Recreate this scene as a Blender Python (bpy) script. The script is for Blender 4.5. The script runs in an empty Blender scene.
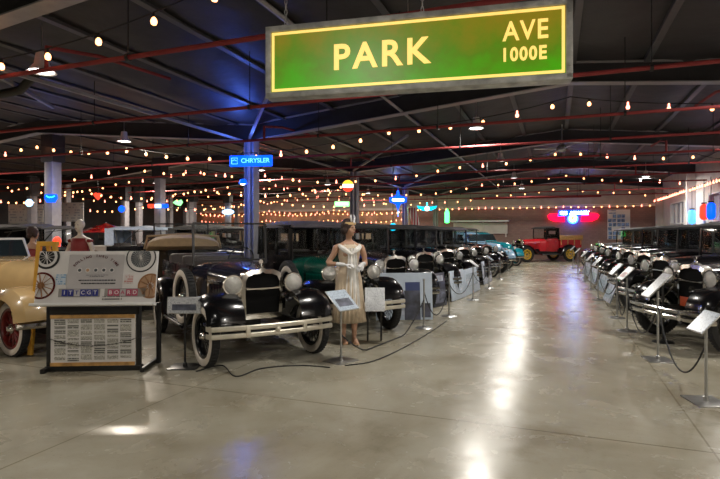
import bpy, bmesh, math, random
from mathutils import Vector, Matrix
random.seed(7)
PI = math.pi
sc = bpy.context.scene
COL = sc.collection
# ------------------------------------------------------------------ camera
YAW = math.radians(20.6); CH = 1.6; FX = 520.0; HZ = 233.0
cam = bpy.data.cameras.new('camera'); cam.lens = 26.0; cam.sensor_width = 36.0
cam.shift_y = -(239.5 - HZ) / 720.0; cam.clip_start = 0.05; cam.clip_end = 200
co = bpy.data.objects.new('camera', cam); COL.objects.link(co)
co.location = (0, 0, CH); co.rotation_euler = (PI / 2, 0, YAW); sc.camera = co

def W(px, d):                       # place on the plan seen at image column px, at depth d
    r = (px - 360.0) / FX * d
    return Vector((r * math.cos(YAW) - d * math.sin(YAW), r * math.sin(YAW) + d * math.cos(YAW), 0))
def G(px, py):                      # floor point under a foot seen at px, py
    return W(px, FX * CH / (py - HZ))
def Zat(py, d):
    return CH + (HZ - py) * d / FX

# ------------------------------------------------------------------ materials
def node_mat(name):
    m = bpy.data.materials.new(name); m.use_nodes = True
    return m, m.node_tree.nodes, m.node_tree.links, m.node_tree.nodes['Principled BSDF']
def mat(name, c, rough=.5, metal=0., coat=0., var=.12, scale=6., bump=0., emit=None, es=0., trans=0., bscale=None):
    m, n, l, p = node_mat(name)
    p.inputs['Roughness'].default_value = rough; p.inputs['Metallic'].default_value = metal
    p.inputs['Coat Weight'].default_value = coat; p.inputs['Coat Roughness'].default_value = .05
    tc = n.new('ShaderNodeTexCoord')
    if var > 0:
        t = n.new('ShaderNodeTexNoise'); t.inputs['Scale'].default_value = scale; t.inputs['Detail'].default_value = 4
        l.new(tc.outputs['Object'], t.inputs['Vector'])
        r = n.new('ShaderNodeValToRGB')
        r.color_ramp.elements[0].position = .3; r.color_ramp.elements[1].position = .7
        r.color_ramp.elements[0].color = tuple(max(0, x * (1 - var)) for x in c) + (1,)
        r.color_ramp.elements[1].color = tuple(min(1, x * (1 + var)) for x in c) + (1,)
        l.new(t.outputs['Fac'], r.inputs['Fac']); l.new(r.outputs['Color'], p.inputs['Base Color'])
    else:
        p.inputs['Base Color'].default_value = tuple(c) + (1,)
    if bump > 0:
        t2 = n.new('ShaderNodeTexNoise'); t2.inputs['Scale'].default_value = bscale or scale * 4; t2.inputs['Detail'].default_value = 5
        l.new(tc.outputs['Object'], t2.inputs['Vector'])
        b = n.new('ShaderNodeBump'); b.inputs['Strength'].default_value = bump; b.inputs['Distance'].default_value = .02
        l.new(t2.outputs['Fac'], b.inputs['Height']); l.new(b.outputs['Normal'], p.inputs['Normal'])
    if emit is not None:
        p.inputs['Emission Color'].default_value = tuple(emit) + (1,); p.inputs['Emission Strength'].default_value = es
    if trans: p.inputs['Transmission Weight'].default_value = trans
    return m
def glow(name, c, s, sample=True):
    m = mat(name, tuple(min(1, x) for x in c), .4, emit=c, es=s, var=0)
    if not sample: m.cycles.emission_sampling = 'NONE'
    return m
def text_mat(name, paper, ink, sx, sy, rows=True, amount=.5, rough=.4, coat=0.):
    """printed sheet: rows of small dark words on paper (a print, not lighting)"""
    m, n, l, p = node_mat(name)
    tc = n.new('ShaderNodeTexCoord'); mp = n.new('ShaderNodeMapping'); mp.inputs['Scale'].default_value = (sx, sx, sy)
    l.new(tc.outputs['Object'], mp.inputs['Vector'])
    sp = n.new('ShaderNodeSeparateXYZ'); l.new(mp.outputs['Vector'], sp.inputs['Vector'])
    def mth(op, a, b=None):
        q = n.new('ShaderNodeMath'); q.operation = op
        for i, v in enumerate((a, b)):
            if v is None: continue
            if isinstance(v, (int, float)): q.inputs[i].default_value = v
            else: l.new(v, q.inputs[i])
        return q.outputs[0]
    fr = mth('FRACT', sp.outputs['Z']); row = mth('GREATER_THAN', fr, .45); fl = mth('FLOOR', sp.outputs['Z'])
    cb = n.new('ShaderNodeCombineXYZ'); l.new(sp.outputs['X'], cb.inputs['X']); l.new(mth('MULTIPLY', fl, 7.3), cb.inputs['Y'])
    t = n.new('ShaderNodeTexNoise'); t.inputs['Scale'].default_value = 1.; t.inputs['Detail'].default_value = 2
    l.new(cb.outputs[0], t.inputs['Vector'])
    word = mth('GREATER_THAN', t.outputs['Fac'], 1 - amount)
    f = mth('MULTIPLY', row, word)
    mx = n.new('ShaderNodeMix'); mx.data_type = 'RGBA'
    mx.inputs[6].default_value = tuple(paper) + (1,); mx.inputs[7].default_value = tuple(ink) + (1,)
    l.new(f, mx.inputs[0]); l.new(mx.outputs[2], p.inputs['Base Color'])
    p.inputs['Roughness'].default_value = rough; p.inputs['Coat Weight'].default_value = coat
    return m

M = {}
M['black'] = mat('black_paint', (.004, .004, .005), .2, coat=.25, var=.1); M['black'].node_tree.nodes['Principled BSDF'].inputs['Specular IOR Level'].default_value = .3
M['blacksatin'] = mat('black_enamel', (.010, .010, .011), .38, var=.1)
M['navy'] = mat('navy_paint', (.005, .007, .020), .2, coat=1., var=.1)
M['green'] = mat('green_paint', (.003, .085, .06), .22, coat=1., var=.1)
M['brown'] = mat('brown_paint', (.035, .022, .018), .25, coat=.8)
M['cream'] = mat('cream_paint', (.62, .43, .20), .25, coat=.8, var=.05)
M['teal'] = mat('teal_paint', (.004, .22, .28), .25, coat=.8)
M['paleblue'] = mat('pale_blue_paint', (.22, .36, .50), .25, coat=.8)
M['red'] = mat('red_paint', (.42, .008, .015), .25, coat=.8)
M['maroon'] = mat('maroon_paint', (.10, .012, .012), .25, coat=.8)
M['grey'] = mat('grey_paint', (.09, .10, .11), .25, coat=.8)
M['yellow'] = mat('yellow_paint', (.75, .48, .03), .4)
M['wood'] = mat('varnished_wood', (.48, .27, .09), .4, var=.3, scale=14)
M['chrome'] = mat('nickel_plate', (.62, .60, .56), .16, metal=1., var=.06)
M['dullmetal'] = mat('dull_steel', (.45, .45, .44), .35, metal=.9)
M['tire'] = mat('tyre_rubber', (.014, .014, .014), .75, bump=.2, scale=30)
M['whitewall'] = mat('whitewall_rubber', (.62, .56, .48), .6)
M['glass'] = mat('window_glass', (.9, .95, .95), .03, var=0, trans=1.)
M['glass'].node_tree.nodes['Principled BSDF'].inputs['IOR'].default_value = 1.15
M['lens'] = mat('headlamp_lens', (.55, .55, .52), .16, metal=.6, coat=.6, bump=.8, scale=18)
M['grille'] = mat('radiator_core', (.003, .003, .003), .85, bump=.3, scale=60)
M['canvas'] = mat('black_canvas', (.018, .017, .018), .75, bump=.3, scale=25)
M['greycanvas'] = mat('grey_canvas', (.09, .08, .10), .75, bump=.3, scale=25)
M['tan'] = mat('tan_canvas', (.36, .25, .14), .8, bump=.3, scale=20)
M['whitecanvas'] = mat('white_canvas', (.42, .50, .62), .7, bump=.2, scale=20)
M['leather'] = mat('brown_leather', (.028, .018, .014), .5, bump=.3, scale=20)
M['redspoke'] = mat('red_spoke_paint', (.20, .015, .012), .35, coat=.5)
M['woodspoke'] = mat('wood_spoke', (.28, .13, .05), .45)
M['plate_red'] = mat('orange_plate', (.45, .07, .02), .5)
M['plate_white'] = text_mat('white_plate', (.6, .6, .55), (.05, .05, .05), 60, 20)
M['postmetal'] = mat('brushed_post_steel', (.42, .42, .41), .32, metal=.85)
M['rope'] = mat('black_rope', (.012, .012, .012), .7)
M['chain'] = mat('dark_chain', (.03, .03, .03), .35, metal=.8)
M['steelgrey'] = mat('painted_column_steel', (.32, .31, .34), .5)
M['rafter'] = mat('dark_rafter_steel', (.030, .030, .034), .5)
M['flange'] = mat('grey_flange_steel', (.30, .30, .31), .45)
M['pipered'] = mat('red_sprinkler_pipe', (.26, .030, .030), .75)
M['bumpersteel'] = mat('cream_nickel_bumper', (.62, .58, .48), .38, metal=.45)
M['glasspale'] = mat('pale_windscreen', (.16, .22, .28), .12, coat=.6, var=.3)
M['purlin'] = mat('grey_purlin_steel', (.085, .085, .09), .45)
M['duct'] = mat('black_duct', (.012, .012, .012), .5)
M['skin'] = mat('mannequin_skin', (.44, .25, .16), .5, var=.05)
M['paleskin'] = mat('white_mannequin_plaster', (.62, .55, .46), .5, var=.05)
M['dress'] = mat('cream_satin', (.62, .50, .36), .45, var=.1, bump=.2, scale=12)
M['dresswhite'] = mat('white_satin', (.74, .72, .68), .4, bump=.2, scale=12)
M['glove'] = mat('white_glove', (.75, .75, .76), .6)
M['hair'] = mat('dark_brown_hair', (.035, .015, .010), .5, bump=.6, scale=30)
M['shoe'] = mat('tan_shoe_leather', (.45, .27, .15), .4)
M['reddress'] = mat('red_dress_cloth', (.22, .02, .02), .6)
M['white'] = mat('white_board', (.70, .70, .68), .45, var=.03)
M['bluewhite'] = mat('pale_blue_board', (.48, .56, .66), .45, var=.06)
M['blackframe'] = mat('black_frame', (.012, .012, .012), .35)
M['bulb'] = glow('warm_bulb', (1., .38, .14), 4.6, False)
M['bulbpink'] = glow('pink_bulb', (1., .27, .17), 4.2, False)
M['grille'].node_tree.nodes['Principled BSDF'].inputs['Specular IOR Level'].default_value = .15
M['socket'] = mat('bulb_socket', (.02, .02, .02), .6)
M['wire'] = mat('light_wire', (.015, .015, .015), .7)
M['nblue'] = glow('blue_neon', (.02, .10, 1.), 9)
M['nwhite'] = glow('white_neon', (.75, .9, 1.), 14)
M['nred'] = glow('red_neon', (1., .01, .05), 7)
M['ncyan'] = glow('cyan_neon', (.03, .75, 1.), 5)
M['ngreen'] = glow('green_neon', (.05, 1., .12), 5)
M['npink'] = glow('pink_neon', (1., .12, .3), 5)
M['nyellow'] = glow('yellow_lamp', (1., .6, .05), 5)
M['litwhite'] = glow('lit_white_acrylic', (1., .92, .8), 2.2)
M['litblue'] = glow('lit_blue_acrylic', (.35, .65, 1.), 2.2)
M['lampface'] = glow('high_bay_lamp', (1., .97, .9), 7, False)

# ------------------------------------------------------------------ mesh builder
class B:
    def __init__(s): s.bm = bmesh.new(); s.mi = 0
    def _set(s, fs):
        for f in fs: f.material_index = s.mi; f.smooth = True
    def face(s, pts):
        f = s.bm.faces.new([s.bm.verts.new(p) for p in pts]); s._set([f]); return f
    def box(s, c, sz, rot=None, bev=0.):
        m = Matrix.Translation(c) @ (rot if rot is not None else Matrix.Identity(4)) @ Matrix.Diagonal((sz[0], sz[1], sz[2], 1))
        r = bmesh.ops.create_cube(s.bm, size=1, matrix=m); vs = r['verts']
        fs = list({f for v in vs for f in v.link_faces}); s._set(fs)
        if bev > 0:
            es = list({e for v in vs for e in v.link_edges})
            bmesh.ops.bevel(s.bm, geom=es, offset=bev, segments=2, profile=.5, affect='EDGES')
        return s
    def bar(s, a, b, w, h=None):
        a = Vector(a); b = Vector(b); d = b - a
        q = d.to_track_quat('X', 'Z').to_matrix().to_4x4()
        return s.box((a + b) / 2, (d.length, w, h or w), q)
    def tube(s, path, rad, n=8, cap=True, flat=1.):
        path = [Vector(p) for p in path]; rs = rad if isinstance(rad, (list, tuple)) else [rad] * len(path)
        rings = []; up = None
        for i, p in enumerate(path):
            t = (path[min(i + 1, len(path) - 1)] - path[max(i - 1, 0)]).normalized()
            if up is None:
                up = Vector((0, 0, 1)) if abs(t.z) < .9 else Vector((1, 0, 0))
            u = t.cross(up).normalized(); v = u.cross(t).normalized(); up = v
            rings.append([s.bm.verts.new(p + (u * math.cos(2 * PI * k / n) + v * math.sin(2 * PI * k / n) * flat) * rs[i]) for k in range(n)])
        s._rings(rings, True, cap); return s
    def _rings(s, rings, closed=True, cap=True):
        fs = []; n = len(rings[0])
        for a, b in zip(rings, rings[1:]):
            for k in range(n if closed else n - 1):
                try: fs.append(s.bm.faces.new((a[k], a[(k + 1) % n], b[(k + 1) % n], b[k])))
                except ValueError: pass
        if cap and closed:
            for r in (rings[0], rings[-1]):
                try: fs.append(s.bm.faces.new(r))
                except ValueError: pass
        s._set(fs)
    def loft(s, secs, closed=True, cap=True):
        s._rings([[s.bm.verts.new(p) for p in sec] for sec in secs], closed, cap); return s
    def lathe(s, prof, c=(0, 0, 0), axis='Z', n=24, rot=None):
        rings = []
        for k in range(n):
            a = 2 * PI * k / n; ring = []
            for r, h in prof:
                if axis == 'Z': p = Vector((r * math.cos(a), r * math.sin(a), h))
                elif axis == 'Y': p = Vector((r * math.cos(a), h, r * math.sin(a)))
                else: p = Vector((h, r * math.cos(a), r * math.sin(a)))
                if rot is not None: p = rot @ p
                ring.append(s.bm.verts.new(p + Vector(c)))
            rings.append(ring)
        rings.append(rings[0]); fs = []
        for a, b in zip(rings, rings[1:]):
            for k in range(len(prof) - 1):
                try: fs.append(s.bm.faces.new((a[k], b[k], b[k + 1], a[k + 1])))
                except ValueError: pass
        s._set(fs); return s
    def cyl(s, c, r, h, axis='Z', n=20, rot=None):
        return s.lathe([(0.0001, -h / 2), (r, -h / 2), (r, h / 2), (0.0001, h / 2)], c, axis, n, rot)
    def ball(s, c, r, sc_=(1, 1, 1), rot=None, u=12, v=8):
        m = Matrix.Translation(c) @ (rot if rot is not None else Matrix.Identity(4)) @ Matrix.Diagonal((r * sc_[0], r * sc_[1], r * sc_[2], 1))
        rr = bmesh.ops.create_uvsphere(s.bm, u_segments=u, v_segments=v, radius=1, matrix=m)
        s._set(list({f for x in rr['verts'] for f in x.link_faces})); return s
    def prism(s, pts, t, plane='XZ', off=0.):
        """closed outline given thickness t along the third axis"""
        def mk(a, b, h):
            return {'XZ': (a, h, b), 'YZ': (h, a, b), 'XY': (a, b, h)}[plane]
        s.loft([[mk(a, b, off - t / 2) for a, b in pts], [mk(a, b, off + t / 2) for a, b in pts]]); return s
    def mesh(s, name, mats, ang=35):
        bmesh.ops.remove_doubles(s.bm, verts=s.bm.verts, dist=1e-5)
        bmesh.ops.recalc_face_normals(s.bm, faces=s.bm.faces)
        me = bpy.data.meshes.new(name); s.bm.to_mesh(me); s.bm.free()
        for m in (mats if isinstance(mats, (list, tuple)) else [mats]): me.materials.append(M[m] if isinstance(m, str) else m)
        me.set_sharp_from_angle(angle=math.radians(ang)); return me
    def build(s, name, mats, parent=None, loc=(0, 0, 0), rot=(0, 0, 0), ang=35):
        return link(name, s.mesh(name, mats, ang), parent, loc, rot)
def link(name, me, parent=None, loc=(0, 0, 0), rot=(0, 0, 0)):
    o = bpy.data.objects.new(name, me); COL.objects.link(o); o.parent = parent; o.location = loc; o.rotation_euler = rot; return o
def tag(o, label=None, cat=None, group=None, kind=None):
    if label: o['label'] = label
    if cat: o['category'] = cat
    if group: o['group'] = group
    if kind: o['kind'] = kind
    return o
def thing(name, label, cat, loc=(0, 0, 0), rz=0., group=None):
    o = bpy.data.objects.new(name, None); COL.objects.link(o); o.location = loc; o.rotation_euler = (0, 0, rz)
    o.empty_display_size = .2
    return tag(o, label, cat, group)
def struct(o): o['kind'] = 'structure'; return o
KIDS = {}
def kids(o):
    return [c for c in COL.objects if c.parent == o]
def copy_tree(o, parent=None, swap=None):
    c = o.copy(); COL.objects.link(c); c.parent = parent
    for ch in kids(o): copy_tree(ch, c, swap)
    return c
def dup(root, loc, rz, label, group=None):
    r = copy_tree(root); r.location = loc; r.rotation_euler = (0, 0, rz); r['label'] = label
    if group: r['group'] = group
    return r
_tm = {}
def text_mesh(txt, size, ext=.004, bold=.0, align='CENTER', sp=1.):
    cu = bpy.data.curves.new('lettering', 'FONT'); cu.body = txt; cu.size = size; cu.extrude = ext; cu.offset = bold
    cu.align_x = align; cu.space_character = sp; cu.align_y = 'CENTER'; cu.resolution_u = 4
    o = bpy.data.objects.new('lettering_source', cu); COL.objects.link(o)
    dg = bpy.context.evaluated_depsgraph_get(); me = bpy.data.meshes.new_from_object(o.evaluated_get(dg))
    bpy.data.objects.remove(o); bpy.data.curves.remove(cu); return me
def text(txt, size, m, parent, loc, rot=(PI / 2, 0, 0), ext=.004, bold=.0, name='lettering', sx=1., sp=1.):
    me = text_mesh(txt, size, ext, bold, sp=sp); me.materials.clear(); me.materials.append(M[m] if isinstance(m, str) else m)
    o = link(name, me, parent, loc, rot); o.scale = (sx, 1, 1); return o
def cr(pts, n=4):
    """smooth curve through the points"""
    P = [Vector(p) for p in pts]; out = []
    for i in range(len(P) - 1):
        p0 = P[max(i - 1, 0)]; p1 = P[i]; p2 = P[i + 1]; p3 = P[min(i + 2, len(P) - 1)]
        for k in range(n):
            t = k / n
            out.append(.5 * ((2 * p1) + (p2 - p0) * t + (2 * p0 - 5 * p1 + 4 * p2 - p3) * t * t + (3 * p1 - p0 - 3 * p2 + p3) * t ** 3))
    out.append(P[-1]); return out
def sec(x, w, z0, z1, e=4., top=.45, n=14, tumble=0.):
    """body cross-section across the car at station x"""
    zb = z1 - (z1 - z0) * top; pts = [(x, -w / 2, z0)]
    for k in range(n + 1):
        t = PI * k / n; c = math.cos(t); s_ = math.sin(t)
        y = -math.copysign(abs(c) ** (2 / e), c) * w / 2; z = zb + (z1 - zb) * abs(s_) ** (2 / e)
        pts.append((x, y * (1 - tumble * (z - z0) / max(.01, z1 - z0)), z))
    pts.append((x, w / 2, z0)); return pts
# ------------------------------------------------------------------ wheels and cars
def wheel_meshes(R=.37, wid=.115, rim=.255, whitewall=False, spokes='wire', spoke_mat='black', rim_mat='black'):
    key = (R, whitewall, spokes, spoke_mat, rim_mat)
    if key in _tm: return _tm[key]
    h = wid / 2; b = B()
    b.lathe([(rim, -h * .6), (rim + .025, -h * .92), (R - .045, -h), (R - .012, -h * .82), (R, -h * .4), (R, h * .4), (R - .012, h * .82), (R - .045, h), (rim + .025, h * .92), (rim, h * .6), (rim, -h * .6)], axis='Y', n=32)
    for k in range(48):       # tread blocks
        a = 2 * PI * k / 48; q = Matrix.Rotation(-a, 4, 'Y')
        b.box(q @ Vector((R, 0, 0)), (.014, wid * .6, .02), q)
    tire = b.mesh('tire', 'tire')
    ww = None
    if whitewall:
        b = B()
        for s in (-1, 1):
            b.lathe([(rim + .012, s * h * .80), (rim + .03, s * (h * .98 + .004)), (R - .045, s * (h + .005)), (R - .018, s * (h * .84 + .004)), (R - .04, s * h * .7), (rim + .012, s * h * .8)], axis='Y', n=32)
        ww = b.mesh('whitewall', 'whitewall')
    b = B()
    b.lathe([(rim - .03, -h * .5), (rim - .02, -h * .75), (rim + .012, -h * .7), (rim + .004, -h * .4), (rim + .004, h * .4), (rim + .012, h * .7), (rim - .02, h * .75), (rim - .03, h * .5), (rim - .03, -h * .5)], axis='Y', n=32)
    rm = b.mesh('rim', rim_mat)
    b = B()
    if spokes == 'wire':
        for k in range(30):
            a = 2 * PI * k / 30; a2 = a + (.22 if k % 2 else -.22); s = 1 if k % 2 else -1
            b.tube([(.055 * math.cos(a), s * .035, .055 * math.sin(a)), ((rim - .025) * math.cos(a2), 0, (rim - .025) * math.sin(a2))], .0045, 5)
    elif spokes == 'wood':
        for k in range(12):
            a = 2 * PI * k / 12
            b.tube([(.06 * math.cos(a), 0, .06 * math.sin(a)), (.15 * math.cos(a), 0, .15 * math.sin(a)), ((rim - .02) * math.cos(a), 0, (rim - .02) * math.sin(a))], [.02, .016, .013], 8)
    else:
        b.lathe([(.05, -.015), (.12, -.03), (rim - .02, -.012), (rim - .02, .012), (.12, .03), (.05, .015), (.05, -.015)], axis='Y', n=24)
    sp = b.mesh('spokes', spoke_mat)
    b = B(); b.lathe([(.0001, -.075), (.03, -.072), (.045, -.05), (.05, -.03), (.062, -.03), (.062, .03), (.05, .03), (.045, .05), (.03, .072), (.0001, .075)], axis='Y', n=20)
    hub = b.mesh('hub_cap', 'chrome')
    _tm[key] = (tire, ww, rm, sp, hub); return _tm[key]
def add_wheel(parent, loc, rot=(0, 0, 0), name='wheel', **k):
    tire, ww, rm, sp, hub = wheel_meshes(**k)
    t = link(name, rm, parent, loc, rot)
    link('tire', tire, t); link('spokes', sp, t); link('hub_cap', hub, t)
    if ww: link('whitewall', ww, t)
    return t

def fender_mesh(prof, yi, yo, side, mname, edge=.07):
    pts = cr([(p[0], 0, p[1]) for p in prof], 4); b = B(); rows = []
    n = 7
    for i, p in enumerate(pts):
        t = (pts[min(i + 1, len(pts) - 1)] - pts[max(i - 1, 0)]).normalized(); nrm = Vector((t.z, 0, -t.x))
        if nrm.z < 0 and abs(nrm.z) > .3: nrm = -nrm
        if abs(nrm.z) <= .3:
            mid = sum((q for q in pts), Vector()) / len(pts); nrm = nrm if (p - mid).dot(nrm) > 0 else -nrm
        row = []
        for k in range(n):
            u = k / (n - 1); y = yi + (yo - yi) * u
            crown = .035 * math.sin(PI * min(1, u * .75 + .12)) - (edge * max(0, (u - .8) / .2) ** 1.5)
            q = p + nrm * crown; row.append((q.x, side * y, q.z))
        rows.append(row)
    bot = [[(x * 1, y, z - .012) for x, y, z in r] for r in rows]
    secs = [r + list(reversed(q)) for r, q in zip(rows, bot)]
    b.loft(secs); return b.mesh('fender', mname, 40)

def make_car(label, style='sedan', paint='black', fend='black', top='canvas', wheels=None, spare=False, shell='chrome',
             bumper=True, plate=None, top_paint=None, group=None, cat='car', trim=None, name='vintage_car', hoodp=None):
    """front axle at the origin, nose towards +X"""
    wheels = wheels or dict(spokes='wire')
    c = thing(name, label, cat, group=group); WB = 2.63
    # chassis
    b = B()
    for s in (-1, 1):
        b.box((-1.35, s * .36, .47), (3.5, .05, .09))
        b.tube([(.36, s * .36, .47), (.46, s * .36, .43), (.50, s * .36, .37)], .024, 8)
    b.tube([(0, -.62, .40), (0, -.3, .35), (0, .3, .35), (0, .62, .40)], .026, 8)
    b.tube([(-WB, -.66, .37), (-WB, .66, .37)], .035, 8); b.ball((-WB, 0, .37), .14)
    b.tube([(.03, -.55, .48), (.03, 0, .40), (.03, .55, .48)], .02, 6)
    b.box((-1.0, 0, .40), (1.2, .3, .16), bev=.03)
    b.build('chassis', 'blacksatin', c)
    # radiator
    b = B(); zt = 1.16
    out = [(-.26, .52), (-.275, .8), (-.27, 1.02), (-.235, 1.10), (-.15, 1.135), (-.05, 1.14), (0, 1.165), (.05, 1.14), (.15, 1.135), (.235, 1.10), (.27, 1.02), (.275, .8), (.26, .52)]
    inn = [(y * .83, .59 + (z - .52) * .80) for y, z in out]
    for x0, a, bb in ((.02, out, inn),):
        A0 = [(x0, y, z) for y, z in a]; I0 = [(x0 + .012, y, z) for y, z in bb]
        A1 = [(x0 - .13, y, z) for y, z in a]; I1 = [(x0 - .03, y, z) for y, z in bb]
        b.loft([A1, A0, I0, I1], cap=False)
    b.bar((.04, -.22, .90), (.04, .22, .90), .02, .016)
    rad = b.build('radiator_shell', shell, c)
    b = B(); b.prism([(y, z) for y, z in inn], .06, 'YZ', -.02); b.build('radiator_core', 'grille', rad)
    b = B(); b.lathe([(.0001, 0), (.035, 0), (.035, .025), (.015, .035), (.012, .06), (.0001, .065)], (-.04, 0, 1.155), n=14)
    b.cyl((-.04, 0, 1.235), .03, .012, 'X', 14)
    b.build('radiator_cap', 'chrome', rad)
    if plate:
        b = B(); b.box((.075, 0, .60), (.012, .30, .14), bev=.003); b.build('license_plate', plate, c)
    # hood
    b = B(); secs = [sec(-.10, .50, .60, 1.13, 3.2, .55), sec(-.5, .66, .60, 1.15, 3.4, .5), sec(-.98, .86, .60, 1.18, 3.6, .45)]
    b.loft(secs)
    for s in (-1, 1):
        for k in range(14):
            x = -.30 - k * .042; w = .56 + (-.10 - x) / .88 * .36
            b.box((x, s * (w / 2 - .012), .80), (.014, .022, .22))
        b.bar((-.12, s * .262, .925), (-.97, s * .438, .95), .012)
    b.build('hood', hoodp or paint, c)
    b = B()
    for s in (-1, 1):
        b.tube([(-.05, s * .38, .93), (.0, s * .38, .93)], .02, 8)
    b.tube([(-.02, -.60, .62), (-.02, -.40, .80), (0, -.36, .93), (.0, 0, .885), (0, .36, .93), (-.02, .40, .80), (-.02, .60, .62)], .013, 8)
    b.build('lamp_bar', 'chrome', c)
    for s in (-1, 1):
        b = B(); b.lathe([(.0001, -.13), (.03, -.128), (.07, -.10), (.11, -.045), (.123, 0), (.130, .008), (.123, .018), (.11, .018)], (.06, s * .40, .965), 'X', 24)
        h = b.build('headlight', 'chrome', c)
        b = B(); b.lathe([(.113, .012), (.085, .026), (.04, .034), (.0001, .037)], (.06, s * .40, .965), 'X', 24); b.build('lens', 'lens', h)
    b = B(); b.lathe([(.0001, -.02), (.02, -.02), (.018, .10), (.03, .16), (.062, .20), (.05, .195), (.0001, .15)], (.04, .27, .80), 'X', 16); b.build('horn', 'black', c)
    # fenders
    fp = [(.41, .56), (.37, .68), (.26, .79), (.07, .84), (-.14, .82), (-.36, .70), (-.56, .52), (-.76, .385), (-.92, .36)]
    rp = [(-1.95, .36), (-2.12, .50), (-2.26, .70), (-2.46, .82), (-2.70, .84), (-2.90, .74), (-3.02, .58), (-3.05, .44)]
    for s in (-1, 1):
        link('front_fender', fender_mesh(fp, .36, .80, s, fend, .05), c); link('rear_fender', fender_mesh(rp, .52, .81, s, fend), c)
        b = B(); b.box((-1.43, s * .67, .35), (1.06, .26, .035), bev=.01)
        b.mi = 1
        for k in range(5): b.box((-1.43, s * (.60 + k * .05), .37), (1.0, .02, .008))
        b.mi = 0; b.box((-1.43, s * .555, .43), (1.1, .02, .16)); b.build('running_board', [fend, 'dullmetal'], c)
        b = B(); b.loft([[(-.12, s * .27, .64), (-.12, s * .27, .60), (-.12, s * .37, .60), (-.12, s * .37, .78)], [(-.9, s * .42, .64), (-.9, s * .42, .5), (-.9, s * .55, .42), (-.9, s * .55, .46)]]); b.build('splash_apron', fend, c)
        add_wheel(c, (0, s * .71, .37), name='front_wheel', **wheels); add_wheel(c, (-WB, s * .71, .37), name='rear_wheel', **wheels)
        if spare:
            add_wheel(c, (-.84, s * .76, .76), (0, 0, -s * .06), name='spare_wheel', **wheels)
    # bumper
    if bumper:
        b = B()
        for z in (.51, .425):
            pth = [Vector((.52 - .10 * (y / .84) ** 2 - (.10 if abs(y) > .78 else 0), y, z)) for y in [-.80, -.77, -.55, -.3, 0, .3, .55, .77, .80]]
            sc_ = [[(p.x, p.y, p.z - .029), (p.x + .012, p.y, p.z - .016), (p.x + .012, p.y, p.z + .016), (p.x, p.y, p.z + .029), (p.x - .01, p.y, p.z)] for p in pth]
            b.loft(sc_)
        for y in (-.36, .36): b.box((.50, y, .465), (.03, .05, .14), bev=.006); b.tube([(.44, y, .40), (.5, y, .465)], .016, 6)
        b.lathe([(.0001, 0), (.035, 0), (.03, .02), (.0001, .03)], (.52, 0, .465), 'X', 12)
        b.build('front_bumper', 'chrome' if bumper is True else bumper, c)
    # cowl + body
    open_ = style in ('phaeton', 'touring', 'roadster'); pick = style in ('pickup', 'truck')
    xe = -3.22 if not pick else -2.02
    b = B(); ws = [(-.98, .87, 1.18), (-1.12, 1.0, 1.19), (-1.28, 1.13, 1.18)]
    b.loft([sec(x, w, .52, z, 4, .4) for x, w, z in ws]); b.build('cowl', hoodp or paint, c)
    bz = 1.14 if open_ else 1.19
    def shell_(x0, x1, w0, w1, wm, e=7, z1=bz, nm='body', m=paint):
        b = B(); t = .04
        def wid(u): return (w0 * (1 - u) + w1 * u) + (wm) * math.sin(PI * u)
        N = 8
        for s in (-1, 1):
            outer = []
            for i in range(N + 1):
                u = i / N; x = x0 + (x1 - x0) * u; w = wid(u) / 2
                z0 = .50 if u < .75 else .50 + (u - .75) * .5
                outer.append([(x, s * (w - .05), z0), (x, s * (w - .01), z0 + .2), (x, s * w, z1 - .12), (x, s * (w - .015), z1), (x, s * (w - t), z1), (x, s * (w - t - .03), z0)])
            b.loft(outer)
        w = wid(1) / 2
        b.loft([[(x1 - .00, -w + .0, .62), (x1 - .07, -w * .8, .62), (x1 - .09, 0, .62), (x1 - .07, w * .8, .62), (x1, w, .62), (x1 + .05, w * .9, .62), (x1 + .05, -w * .9, .62)],
                [(x1 - .00, -w + .0, z1), (x1 - .07, -w * .8, z1), (x1 - .09, 0, z1), (x1 - .07, w * .8, z1), (x1, w, z1), (x1 + .05, w * .9, z1), (x1 + .05, -w * .9, z1)]])
        b.box(((x0 + x1) / 2, 0, .52), (abs(x1 - x0) - .02, min(w0, w1) - .06, .04))
        return b.build(nm, m, c)
    shell_(-1.28, xe, 1.13, 1.16, .10)
    # doors as raised panels with handles
    doors = [(-1.36, -1.98), (-2.04, -2.52)] if not pick else [(-1.36, -1.92)]
    for s in (-1, 1):
        for (xa, xb) in doors:
            b = B(); xm = (xa + xb) / 2; rows = []
            for x in (xa, (xa + xm) / 2, xm, (xb + xm) / 2, xb):
                u = (-1.28 - x) / (-1.28 - xe); w = (1.13 + .03 * u + .10 * math.sin(PI * u)) / 2 + .006
                rows.append([(x, s * (w - .010), .60), (x, s * w, .72), (x, s * w, bz - .13), (x, s * (w - .014), bz - .01), (x, s * (w - .03), bz - .01), (x, s * (w - .03), .60)])
            b.loft(rows); d = b.build('door', paint, c)
            b = B(); b.tube([(xb + .07, s * (w - .01), bz - .14), (xb + .07, s * (w + .05), bz - .14), (xb + .17, s * (w + .05), bz - .14)], .011, 8); b.build('handle', 'chrome', d)
    # windscreen
    b = B(); x = -1.24; tp = 1.74 if style != 'roadster' else 1.62; lean = .10
    for s in (-1, 1): b.bar((x, s * .54, 1.14), (x - lean * .4, s * .54, tp), .03, .035)
    b.bar((x - lean * .4, -.54, tp), (x - lean * .4, .54, tp), .028); b.bar((x, -.54, 1.20), (x, .54, 1.20), .028)
    wf = b.build('windshield_frame', 'black' if not open_ else 'blacksatin', c)
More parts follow.
